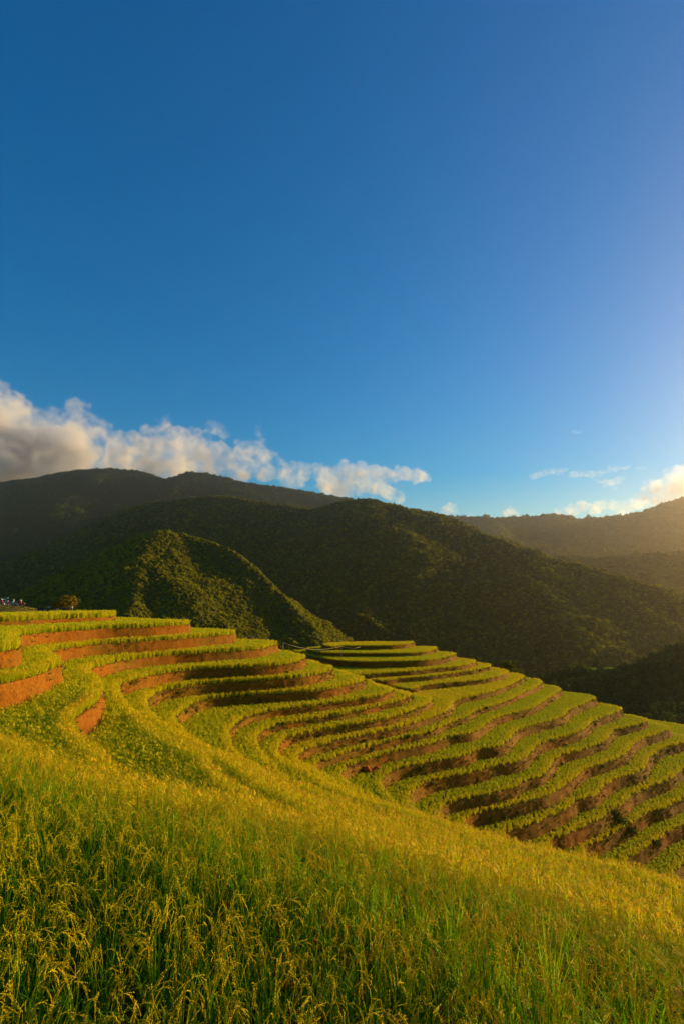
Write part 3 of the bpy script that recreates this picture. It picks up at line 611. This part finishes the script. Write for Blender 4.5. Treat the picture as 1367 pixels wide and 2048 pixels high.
SK2 = [(crest((1080, 1122, 1311), (1130, 1114, 1328), (1200, 1118, 1311), (1270, 1113, 1292), (1367, 1108, 1275), (1500, 1100, 1258)), .45, 25), (crest((1270, 1113, 1292), (1300, 1150, 1136), (1330, 1185, 1005)), .45, 25)]
h2_, g2_ = make_hill('hill', 'hazy olive hill in front of the foothill at the right edge', SK2, D(14), D(46), 900, 1600, 200, 90, 18, 150, 63, M_HILL)
forest('forest', 'hazy forest on the olive hill at the right edge', g2_, 12000, 3.8, range(0, 5), 6)
forest('forest', 'hazy forest on the low foothill under the notched mountain', g1_, 12000, 6, range(0, 5), 6)
# ground sheet to the horizon, under everything
gs = link('ground', mesh_from('ground', [(-9000, -3000, FLOOR), (9000, -3000, FLOOR), (9000, 6400, FLOOR), (-9000, 6400, FLOOR)], [(0, 1, 2, 3)], [M_GRASS])); tag(gs, 'valley floor far below the terraces', None, None, 'structure')
# the slope that carries the terraces down to the valley floor
rb = EDGE[('T', 22)][::3]; nb = OUTN[('T', 22)][::3]; nb_ = len(rb); rows = []
for v, (off, z) in enumerate(((.2, -28.5), (10, -38), (35, -62), (75, -FLOOR*-1-3))): rows.append(np.stack([rb[:, 0]*(1+off/140), (rb[:, 1]-30)*(1+off/140)+30, np.full(nb_, z)], 1))
V = np.vstack(rows); F = []
for j in range(3): F += [(j*nb_+i, j*nb_+(i+1) % nb_, (j+1)*nb_+(i+1) % nb_, (j+1)*nb_+i) for i in range(nb_)]
tag(link('terrain', mesh_from('terrain', V, F, [M_GRASS])), 'grassy slope under the terraces', None, None, 'structure')
# ------------------------------------------------------------------ haze: the air itself
m, nt, N, L = nodes_mat('haze_air'); pv = N.new('ShaderNodeVolumePrincipled'); o_ = N.new('ShaderNodeOutputMaterial')
pv.inputs['Color'].default_value = (1.0, .87, .70, 1); pv.inputs['Density'].default_value = 9.5e-5; pv.inputs['Anisotropy'].default_value = .86
L.new(pv.outputs[0], o_.inputs['Volume'])
hb = MB(); hb.box((0, 1700, 249), (18400, 9500, 750)); hz = hb.build('haze', [m], None, False); tag(hz, 'golden evening haze in the valley air', None, None, 'stuff')

# ------------------------------------------------------------------ clouds: puffs turned into real volumes
def cloud_material(name, dens, scale, edge):
    m, nt, N, L = nodes_mat(name); pv = N.new('ShaderNodeVolumePrincipled'); o_ = N.new('ShaderNodeOutputMaterial'); tc = N.new('ShaderNodeTexCoord')
    vi = N.new('ShaderNodeAttribute'); vi.attribute_name = 'density'
    nz = noise_n(nt, tc.outputs['Object'], scale, 5, .62)
    d = math_n(nt, 'SUBTRACT', math_n(nt, 'ADD', vi.outputs['Fac'], math_n(nt, 'MULTIPLY', math_n(nt, 'SUBTRACT', nz, .5), edge)), .16)
    d = math_n(nt, 'MULTIPLY', math_n(nt, 'MAXIMUM', d, 0.), dens)
    L.new(d, pv.inputs['Density']); pv.inputs['Density Attribute'].default_value = ''
    pv.inputs['Color'].default_value = (.945, .925, .93, 1); pv.inputs['Anisotropy'].default_value = .35
    L.new(pv.outputs[0], o_.inputs['Volume']); return m
def cloud(name, label, puffs, Y, mat, voxel=26., band=90., seed=0, kids=16, group=None):
    R = random.Random(seed); mb = MB(); V1 = [Vector(v) for v in ICO2[0]]; V0 = [Vector(v) for v in ICO1[0]]
    def sph(c_, r, sq=1., small=False):
        VV, FF = (V0, ICO1[1]) if small else (V1, ICO2[1]); mb.add([(c_[0]+v.x*r, c_[1]+v.y*r, c_[2]+v.z*r*sq) for v in VV], FF)
    for pf in puffs:
        px, py, rp = pf[:3]; sq = pf[3] if len(pf) > 3 else .9; yy = Y+R.uniform(-.5, .5)*rp*Y/FPX*2; c_ = at_y(px, py, yy); r = rp*Y/FPX*1.42
        sph(c_, r*.8, sq)
        for k in range(kids):
            v = Vector((R.gauss(0, 1), R.gauss(0, 1), R.gauss(.35, .8))).normalized(); rr = r*R.uniform(.28, .5); sph(np.array(c_)+np.array((v.x, v.y, v.z*sq))*r*.78, rr, .9, True)
    me = mesh_from(name, mb.v, mb.f, [mat])
    ng = bpy.data.node_groups.new('cloud_volume', 'GeometryNodeTree')
    ng.interface.new_socket('Geometry', in_out='INPUT', socket_type='NodeSocketGeometry'); ng.interface.new_socket('Geometry', in_out='OUTPUT', socket_type='NodeSocketGeometry')
    NN = ng.nodes; LL = ng.links; gi = NN.new('NodeGroupInput'); go = NN.new('NodeGroupOutput'); mv = NN.new('GeometryNodeMeshToVolume'); mv.resolution_mode = 'VOXEL_SIZE'
    mv.inputs['Voxel Size'].default_value = voxel; mv.inputs['Density'].default_value = 1.0; mv.inputs['Interior Band Width'].default_value = band
    sm = NN.new('GeometryNodeSetMaterial'); sm.inputs['Material'].default_value = mat
    LL.new(gi.outputs[0], mv.inputs[0]); LL.new(mv.outputs[0], sm.inputs[0]); LL.new(sm.outputs[0], go.inputs[0])
    o = link(name, me); md = o.modifiers.new('volume', 'NODES'); md.node_group = ng
    tag(o, label, 'cloud', group); return o
M_CL = cloud_material('cumulus', .010, .0060, .75)
M_CT = cloud_material('thin_cloud', .004, .006, 1.3)
YC = 7600.
cloud('cloud', 'tall billowing cumulus bank standing over the left mountain', [(10, 838, 46), (-40, 860, 80), (45, 885, 58), (105, 862, 40), (158, 852, 40), (186, 866, 30), (135, 900, 66), (65, 925, 78), (-10, 930, 88), (200, 908, 44), (95, 965, 55), (10, 970, 60), (-60, 960, 90), (170, 950, 50)], YC, M_CL, 22., 110., 1)
cloud('cloud', 'lower bank of cumulus behind the middle of the left ridge', [(258, 905, 36), (298, 892, 32), (350, 892, 34), (388, 888, 28), (405, 908, 36), (300, 930, 42), (250, 945, 42), (360, 940, 40), (420, 940, 32), (455, 918, 26), (488, 905, 24), (512, 893, 18), (528, 912, 22), (480, 944, 28), (530, 945, 24), (565, 944, 24), (604, 948, 22), (640, 948, 20), (590, 965, 20), (650, 968, 20)], YC-250, M_CL, 18., 75., 2)
cloud('cloud', 'ragged tail of cloud drifting right off the left bank', [(665, 950, 20, .8), (690, 943, 20, .8), (715, 946, 21, .8), (740, 948, 20, .7), (765, 950, 18, .65), (790, 949, 18, .65), (815, 951, 19, .7), (838, 953, 19, .75), (700, 965, 20), (725, 970, 20), (750, 975, 20), (775, 985, 17), (797, 998, 14), (680, 982, 22), (655, 975, 20)], YC-400, M_CL, 14., 45., 3)
cloud('cloud', 'thin wisp rising above the middle of the cloud bank', [(330, 848, 13, 1.3), (322, 862, 9), (518, 868, 9, 1.4), (515, 856, 7), (430, 858, 16, .9), (446, 868, 12), (418, 850, 10)], YC-300, M_CT, 10., 40., 4)
cloud('cloud', 'small round puff just over the ridge right of the middle peak', [(897, 1018, 12), (906, 1022, 9), (888, 1022, 9)], YC+600, M_CL, 9., 30., 5)
cloud('cloud', 'small puff over the ridge left of the notch', [(1018, 1024, 11), (1030, 1030, 8), (1010, 1028, 8), (940, 1031, 5)], YC+600, M_CL, 9., 30., 6)
cloud('cloud', 'low rose-lit cloud bank resting behind the notched ridge', [(1115, 1028, 10), (1140, 1022, 12), (1165, 1014, 12), (1164, 1004, 7), (1190, 1018, 14), (1205, 1006, 8), (1225, 1012, 12), (1250, 1015, 12), (1275, 1008, 14), (1245, 1025, 14)], YC+300, M_CL, 12., 40., 7)
cloud('cloud', 'glowing cumulus at the right edge near the sun', [(1285, 992, 15), (1300, 980, 17), (1322, 972, 18), (1345, 958, 20), (1368, 962, 26), (1338, 990, 24), (1310, 1000, 18), (1385, 985, 34), (1352, 942, 9)], YC, M_CL, 13., 50., 8)
cloud('cloud', 'thin orange cloud streak above the notched ridge', [(1068, 953, 11, .55), (1084, 949, 12, .5), (1104, 944, 12, .5), (1124, 942, 9, .5), (1150, 950, 12, .4), (1175, 950, 12, .4), (1200, 945, 11, .45), (1222, 938, 11, .4), (1250, 936, 10, .4), (1278, 937, 9, .4)], YC+500, M_CT, 9., 30., 9)
cloud('cloud', 'faint second streak below the thin orange one', [(1200, 962, 10, .6), (1220, 966, 12, .6), (1238, 960, 10, .6), (1228, 976, 7)], YC+500, M_CT, 9., 30., 10)
cloud('cloud', 'tiny lone wisp high in the sky at right', [(1146, 864, 5, .8), (1154, 866, 5, .5), (1160, 863, 3)], YC+500, M_CT, 6., 16., 11)
# ------------------------------------------------------------------ single rice plants nearest the lens
def single_plant(seed):
    R = random.Random(seed); lv = MB(); near_leaves(lv, R); near_flags(lv, R); st = MB(); tops = near_stems(st, R); pans = []
    for top, az in tops:
        p = MB(); panicle(p, top, az, R, R.uniform(.20, .28), 48, 0); pans.append(mesh_from('panicle', p.v, p.f, [M_PAN1], False))
    return mesh_from('leaf_blades', lv.v, lv.f, [M_RICE1], False), mesh_from('stems', st.v, st.f, [M_RICE1], False), pans
PLANTS = [single_plant(900+i) for i in range(6)]
for n, (p, var, sc, i) in enumerate(NEARPTS):
    t = link('rice_plant', None); t.location = p; t.rotation_euler = (RNG.normal(0, .07), RNG.normal(0, .07), RNG.uniform(0, 6.28)); t.scale = sc
    tag(t, 'green rice plant with drooping golden ears along the bottom edge of the field', 'rice plant', 'rice plants nearest the lens')
    lv, st, pans = PLANTS[n % 6]
    link('leaves', lv, t); link('stems', st, t)
    for q in pans: link('panicle', q, t)

# ------------------------------------------------------------------ weeds on the earth banks
WEEDS = bpy.data.collections.new('weed_variants')
M_STRAW = foliage_material('dry_grass', (.20, .16, .03), (.30, .22, .05), .35)
for i in range(4):
    R = random.Random(300+i); mb = MB()
    for k in range(12):
        az = R.uniform(0, 6.283); blade(mb, (R.uniform(-.07, .07), R.uniform(-.07, .07), 0), az, R.uniform(.1, .7), R.uniform(.18, .42), R.uniform(.014, .024), 3, R.uniform(.6, 2.2))
    WEEDS.objects.link(bpy.data.objects.new('a_%d_grass' % i, mesh_from('grass', mb.v, mb.f, [M_WEED if i % 2 else M_STRAW], False)))
for i in range(3):
    mb = crown_shape(330+i, 70, .26, 1.1, .4, .5, 0, ICO1); WEEDS.objects.link(bpy.data.objects.new('b_%d_herb' % i, mesh_from('herb', mb.v, mb.f, [M_WEED if i else M_TREED], False)))
NG_WEED = instancer_group(WEEDS)
for key, (a, b, h0, h1) in PTS.items():
    if key == ('T', 22): h1 = 28.4
    r, nr_ = EDGE[key], OUTN[key]; face = np.einsum('ij,ij->i', nr_, -r/np.linalg.norm(r, axis=1)[:, None]); d = np.linalg.norm(r, axis=1)
    ok = np.where(in_view(r, .06) & (face > -.35) & (d < 125) & (d > 9))[0]
    if len(ok) < 5: continue
    k = key[1] if key[0] == 'T' else 20; dens = 1.4 if k < 5 else 6.5 if k < 11 else 5.0
    L_ = len(ok)*.28; n = int(L_*(h1-h0)*dens*1.3); j = ok[RNG.randint(0, len(ok), n)]
    patch = perlin(np.stack([r[j, 0]*.22, r[j, 1]*.22, np.full(n, k*5.)], 1), 55)
    v = RNG.beta(1.1, 1.9 if k < 11 else 1.4, n); keep = patch+RNG.normal(0, .25, n) > (-.05 if k > 4 else .12); j, v = j[keep], v[keep]; n = len(j)
    if n < 3: continue
    pos = np.stack([r[j, 0]+nr_[j, 0]*LEAN*v, r[j, 1]+nr_[j, 1]*LEAN*v, -h0-(h1-h0)*v], 1); pos[:, :2] += RNG.uniform(-.12, .12, (n, 2))
    az = np.arctan2(nr_[j, 1], nr_[j, 0]); herb = (RNG.rand(n) < (.02 if k < 11 else .05))
    s = np.where(herb, RNG.uniform(.10, .26, n), RNG.uniform(.6, 1.25, n))
    var = np.where(herb, 4+RNG.randint(0, 3, n), RNG.randint(0, 4, n))
    # lean out of the bank: tilt about the horizontal axis along the bank
    rot = np.stack([np.zeros(n), RNG.uniform(.3, 1.0, n), az], 1)
    o = scatter('bank_weeds', NG_WEED, pos, rot, np.stack([s, s, s], 1), var, None, TERR[key]); o['kind'] = 'stuff'
    m_ = int(L_*(1.0 if k < 5 else 2.2 if k < 11 else .8)); j = ok[RNG.randint(0, len(ok), m_)]; v = RNG.uniform(-.02, .10, m_); s = RNG.uniform(.5, 1.1, m_)     # grass hanging over the lip
    pos = np.stack([r[j, 0]+nr_[j, 0]*.04, r[j, 1]+nr_[j, 1]*.04, -h0-(h1-h0)*v], 1); az = np.arctan2(nr_[j, 1], nr_[j, 0])
    o = scatter('lip_grass', NG_WEED, pos, np.stack([RNG.normal(0, .2, m_), RNG.uniform(.5, 1.5, m_), az], 1), np.stack([s, s, s], 1), RNG.randint(0, 4, m_), None, TERR[key]); o['kind'] = 'stuff'
# ------------------------------------------------------------------ shrubs, trees
M_BUSH = foliage_material('bush_leaves', (.05, .075, .012), (.13, .14, .02), .3); M_GOLD = foliage_material('golden_bush_leaves', (.10, .08, .012), (.20, .14, .016), .35); M_GUL = foliage_material('gully_leaves', (.03, .055, .012), (.07, .10, .016), .3)
def tree(name, label, cat, loc, width, height, trunk, mat, seed, group=None, cone=0., leaves=420, lobes=6):
    R = random.Random(seed); t = link(name, None); t.location = loc; tag(t, label, cat, group)
    tb = MB(); top = Vector((R.uniform(-.1, .1)*width, R.uniform(-.1, .1)*width, trunk+.45*(height-trunk))); r0 = max(.04, .035*height)
    tb.tube([(0, 0, -.3), (R.uniform(-.05, .05)*width, 0, trunk*.6), top], [r0*1.3, r0, r0*.4], 7)
    cm = MB(); cen = []
    for i in range(lobes):
        a = 6.283*i/lobes+R.uniform(-.5, .5); q = R.uniform(.15, .34)*width*(1 if cone == 0 else .3); zc = trunk+(height-trunk)*R.uniform(.3, .78); cen.append((Vector((math.cos(a)*q, math.sin(a)*q, zc)), width*R.uniform(.20, .30)))
        tb.tube([(0, 0, trunk*.7), (math.cos(a)*q*.5, math.sin(a)*q*.5, trunk+(zc-trunk)*.6), cen[-1][0]], [r0*.5, r0*.35, r0*.15], 5)
    cen.append((Vector((0, 0, height-width*.22)), width*.24))
    for i in range(leaves):
        c_, rr = R.choice(cen); v = Vector((R.gauss(0, 1), R.gauss(0, 1), R.gauss(.15, .9))).normalized()*rr*R.uniform(.55, 1.08); p = c_+v
        if cone: f = 1-cone*max(0, (p.z-trunk)/(height-trunk)); p = Vector((p.x*f, p.y*f, p.z))
        a = Vector((R.gauss(0, 1), R.gauss(0, 1), R.gauss(0, .6))).normalized(); b_ = a.cross(Vector((R.gauss(0, 1), R.gauss(0, 1), R.gauss(0, 1)))).normalized(); s = width*R.uniform(.035, .075)
        cm.add([p+a*s, p+b_*s*.5, p-a*s, p-b_*s*.5], [(0, 1, 2, 3)])
    tb.build('trunk', [M_BARK], t); cm.build('crown', [mat], t, False); return t
tree('shrub', 'rounded golden-leaved bush beside the dark motorbikes at upper left', 'shrub', at_y(127, 1230.5, 74), 3.2, 2.35, .35, M_GOLD, 5, leaves=700, lobes=8)
tree('tree', 'small green tree peeping over the right shoulder of the round hill', 'tree', tuple(at_y(1018, 1366, 112)), 3.6, 4.2, 1.6, M_BUSH, 6, leaves=600, lobes=7)
tree('tree', 'low dark bush to the right of the small tree behind the round hill', 'bush', tuple(at_y(1037, 1368, 112)), 2.8, 2.9, .9, M_BUSH, 7, leaves=450)
for i, (px, py, Y, w_, h_, lab) in enumerate([(905, 1482, 66.5, 1.7, 1.0, 'clump of grass and herbs spilling over the drain beside the third green bank'), (884, 1490, 65, 1.1, .8, 'small weedy clump left of the upper drain'), (1002, 1532, 66, 1.2, .8, 'weedy clump in the drain below the kinked terrace'),
        (1172, 1606, 63.5, 1.6, 1.0, 'dark weedy clump at the upper end of the lower right gully'), (1222, 1632, 62.5, 2.2, 1.2, 'large dark weedy clump in the middle of the lower right gully'), (1243, 1648, 62, 1.9, 1.1, 'dark weedy clump below the large one in the gully'), (1262, 1664, 61.5, 1.5, 1.0, 'weedy clump at the foot of the lower right gully'), (1306, 1690, 61, 1.8, 1.0, 'weedy clump beside the lowest bank at the right edge')]):
    q = at_y(px, py+9, Y); tree('weed_clump', lab, 'weeds', tuple(q), w_, h_, .12, M_GUL, 40+i, 'weeds in the drains', leaves=420, lobes=7)
for i, (px, py, Y, w_, h_, cone) in enumerate([(1112, 1356, 318, 3.5, 4, 0), (1160, 1342, 307, 4, 5, 0), (1276, 1332, 288, 4.5, 5.5, .2), (1300, 1324, 285, 3, 5, .5), (1322, 1320, 282, 4, 6, .2), (1344, 1313, 279, 3.2, 6, .5), (1362, 1304, 276, 5, 8, .2)]):
    lab = ['leftmost small tree on the crest of the dark right slope', 'second tree from the left on the dark right crest', 'tree standing at the right end of the bright crest field', 'slim pointed tree next after the bright crest field', 'broad tree between two pointed ones on the right crest', 'slim pointed tree second from the right edge of the crest', 'tallest crest tree, cut by the right edge'][i]
    tree('tree', lab, 'tree', tuple(at_y(px, py+2, Y)), w_, h_, h_*.2, M_TREED, 70+i, 'trees on the right crest', cone, 380)
# bright sunlit field strip on the right crest
fm = MB(); nf = 14; ab = fieldB-fieldA
for i in range(nf+1):
    c_ = fieldA+ab*i/nf; zz = c_[2]+.55+.15*math.sin(i*1.3); fm.v += [(c_[0]-.8, c_[1]-3.2, zz-.9), (c_[0], c_[1], zz), (c_[0]+.8, c_[1]+3.5, zz-.5)]
for i in range(nf):
    for j in (0, 1): fm.f.append((i*3+j, i*3+j+3, i*3+j+4, i*3+j+1)); fm.m.append(0)
M_FIELD = ground_material('crest_field_grass', (.20, .24, .02), (.36, .34, .03), .6)
tag(fm.build('field', [M_FIELD]), 'bright strip of sunlit field on the dark right crest', None, None, 'structure')

# ------------------------------------------------------------------ fallen earth on a bank in the bowl
M_RED = plain('fresh_red_soil', (.34, .085, .015), .95, 0, .1)
def clods(label, px0, px1, py, h, seed):
    R = random.Random(seed); root = link('landslip', None); q0 = np.array(at_h(0.5*(px0+px1), py, h)); root.location = (q0[0], q0[1], -h); tag(root, label, 'landslip')
    for i in range(9):
        u = R.random(); px = px0+(px1-px0)*u; p = at_h(px, py+R.uniform(-2, 6), h); s = R.uniform(.14, .34)
        V, F = ICO2; d = 1+.45*fbm(V*1.3+i*3.1, 3, seed+i); VV = V*d[:, None]*np.array([s*1.3, s, s*.75])
        o = link('clod', mesh_from('clod', VV, F, [M_RED], False), root); o.location = (p[0]-q0[0], p[1]-q0[1]-.25, R.uniform(0, .5)-.05)
clods('tumbled red earth of a small landslip at the foot of a bank in the bowl', 724, 756, 1543, H[14], 4)
clods('crumbled clay spill on the bank by the upper drain', 845, 866, 1466, H[13], 9)

# ------------------------------------------------------------------ road shoulder and motorbikes at the upper left
gx = np.linspace(-75, -38.5, 46); gy = np.linspace(70, 96, 27); X, Y_ = np.meshgrid(gx, gy)
prof = np.interp(X*80/Y_, [-75, -48, -45, -41.5, -38], [-1.0, -1.15, -1.35, -1.95, -2.55]); Z = prof+.06*fbm(np.stack([X.ravel(), Y_.ravel(), X.ravel()*0], 1)*.5, 3, 8).reshape(X.shape); Z = np.where(Y_ < 74, Z-(74-Y_)*.35, Z)
i = (np.arange(26)[:, None]*46+np.arange(45)[None]).ravel(); M_ROAD = ground_material('dirt_road_grass', (.12, .10, .02), (.22, .15, .04), .5)
tag(link('road', mesh_from('road', np.stack([X.ravel(), Y_.ravel(), Z.ravel()], 1), np.stack([i, i+1, i+47, i+46], 1).tolist(), [M_ROAD])), 'grassy dirt road shoulder at the upper left', None, None, 'structure')
n = 900; px_ = RNG.uniform(-60, -39.5, n); py_ = RNG.uniform(72, 84, n); pz_ = np.interp(px_*80/py_, [-75, -48, -45, -41.5, -38], [-1.0, -1.15, -1.35, -1.95, -2.55])-np.maximum(0, 74-py_)*.35
o = scatter('verge_grass', NG_WEED, np.stack([px_, py_, pz_-.03], 1), np.stack([np.zeros(n), np.zeros(n), RNG.uniform(0, 6.28, n)], 1), np.ones((n, 3))*.8, RNG.randint(0, 4, n)); tag(o, 'short grass on the road shoulder at upper left', 'grass', None, 'stuff')
M_RUB = plain('tyre_rubber', (.02, .02, .02), .8); M_MET = plain('bare_metal', (.45, .45, .47), .35, .9); M_SEAT = plain('black_vinyl', (.025, .022, .02), .5); M_LENS = plain('lamp_lens', (.75, .75, .7), .2)
def motorbike(label, loc, rz, paint, paint2, group):
    t = link('motorbike', None); t.location = loc; t.rotation_euler = (.10, 0, rz); tag(t, label, 'motorbike', group)
    def wheel(x):
        wv = MB(); n = 18
        wv.tube([(x+.27*math.cos(6.283*k/n), 0, .30+.27*math.sin(6.283*k/n)) for k in range(n+1)], .05, 6, 0, False); w_ = wv.build('wheel', [M_RUB], t)
        rim = MB(); rim.tube([(x+.21*math.cos(6.283*k/n), 0, .30+.21*math.sin(6.283*k/n)) for k in range(n+1)], .018, 5, 0, False)
        for k in range(5): rim.tube([(x, 0, .30), (x+.21*math.cos(1.257*k), 0, .30+.21*math.sin(1.257*k))], .014, 4)
        rim.build('rim', [M_MET], w_)
    wheel(-.62); wheel(.62)
    m_ = MB(); m_.tube([(.62, .0, .3), (.48, 0, .75), (.42, 0, .98)], [.03, .035, .03], 6); m_.tube([(.45, 0, .85), (.1, 0, .45), (-.35, 0, .42), (-.62, 0, .30)], [.03, .035, .035, .03], 6); m_.box((.02, 0, .38), (.32, .22, .24)); m_.build('frame', [M_MET], t)
    b = MB(); b.tube([(.50, 0, .92), (.40, 0, .62), (.22, 0, .42)], [.07, .16, .13], 8); b.build('leg_shield', [paint], t)
    b = MB(); b.tube([(.02, 0, .52), (-.30, 0, .66), (-.70, 0, .76), (-.86, 0, .80)], [.10, .15, .13, .05], 8); b.build('tail_body', [paint2], t)
    b = MB(); b.tube([(.08, 0, .70), (-.15, 0, .76), (-.45, 0, .80), (-.68, 0, .84)], [.06, .11, .12, .07], 8); b.build('seat', [M_SEAT], t)
    b = MB(); b.tube([(.62+.33*math.cos(a), 0, .30+.33*math.sin(a)) for a in (.5, 1.0, 1.6, 2.2, 2.7)], .065, 6); b.build('front_mudguard', [paint], t)
    b = MB(); b.tube([(.30, .36, 1.05), (.42, .15, 1.0), (.42, -.15, 1.0), (.30, -.36, 1.05)], .018, 6); hb_ = b.build('handlebar', [M_MET], t)
    for s in (-1, 1):
        b = MB(); b.tube([(.38, .22*s, 1.02), (.36, .30*s, 1.22)], .010, 5); b.box((.36, .31*s, 1.25), (.03, .13, .08)); b.build('mirror', [M_SEAT], hb_)
    b = MB(); V, F = ICO2; b.add([(.50+v[0]*.07, v[1]*.09, .97+v[2]*.08) for v in V], F); b.build('headlight', [M_LENS], t)
    b = MB(); b.tube([(.1, -.14, .25), (-.3, -.17, .25), (-.75, -.18, .36)], [.025, .035, .05], 7); b.build('exhaust', [M_MET], t)
    return t
P_RED = plain('red_paint', (.35, .03, .02), .3, 0, .5); P_WHITE = plain('white_paint', (.42, .40, .39), .3, 0, .5); P_BLK = plain('black_paint', (.02, .02, .025), .3, 0, .5); P_BLUE = plain('blue_helmet_shell', (.10, .28, .45), .3, 0, .5)
def on_road(px, Y): 
    x = at_y(px, 1200, Y)[0]; z = float(np.interp(x*80/Y, [-75, -48, -45, -41.5, -38], [-1.0, -1.15, -1.35, -1.95, -2.55])); return (x, Y, z-.02)
motorbike('red and white motorbike parked nearest the left edge on the road shoulder', on_road(8, 77.5), 2.7, P_RED, P_WHITE, 'motorbikes on the road')
motorbike('red motorbike with white tail parked beside the first at the left edge', on_road(20, 79), .5, P_WHITE, P_RED, 'motorbikes on the road')
motorbike('single motorbike standing apart on the crest of the road shoulder', on_road(36, 79.5), .25, P_RED, P_WHITE, 'motorbikes on the road')
motorbike('black motorbike farthest left of the dark row under the golden bush', tuple(at_y(88, 1230, 73)), .4, P_BLK, P_BLK, 'motorbikes on the road')
motorbike('black motorbike with pale tail in the dark row under the golden bush', tuple(at_y(104, 1230, 73.5)), 2.8, P_BLK, P_WHITE, 'motorbikes on the road')
motorbike('black motorbike half hidden in front of the golden bush', tuple(at_y(136, 1230, 72.5)), .2, P_BLK, P_BLK, 'motorbikes on the road')
for i, (px, lab) in enumerate(((6, 'blue helmet on the seat of the motorbike at the left edge'), (15, 'blue helmet hung on the second motorbike from the left edge'))):
    q = on_road(px, 78.2); h_ = MB(); V, F = ICO3; h_.add([(v[0]*.15, v[1]*.13, max(v[2], -.45)*.14) for v in V], F); ho = h_.build('helmet', [P_BLUE]); ho.location = (q[0], q[1], q[2]+(.98, 1.18)[i]); tag(ho, lab, 'helmet')
    vz = MB(); vz.add([(v[0]*.152+.012, v[1]*.11, v[2]*.05+.01) for v in V], F); vz.build('visor', [P_BLK], ho)

# ------------------------------------------------------------------ bamboo rail on posts running to the round hill
M_BAM = plain('dry_bamboo', (.30, .23, .14), .7); rf = link('rope_fence', None); tag(rf, 'thin pale rail strung on posts across the saddle to the round hill', 'fence')
pts = [at_y(486, 1270, 77.5), at_y(506, 1273.5, 79), at_y(530, 1278, 78.5), at_y(566, 1286, 77), at_y(595, 1294, 82), at_y(625, 1299.5, 87), at_y(655, 1298, 92), at_y(682, 1293, 96), at_y(705, 1297, 97), at_y(720, 1294, 98)]
rm = MB(); rm.tube([tuple(p) for p in pts], .024, 5); rm.build('rail', [M_BAM], rf)
for p, zb in ((pts[1], -6.2), (pts[3], -7.5), (pts[7], -10.0)):
    pm = MB(); pm.tube([(p[0], p[1], zb), (p[0]+.02, p[1], p[2]+.06)], [.05, .04], 6); pm.build('post', [M_BAM], rf)
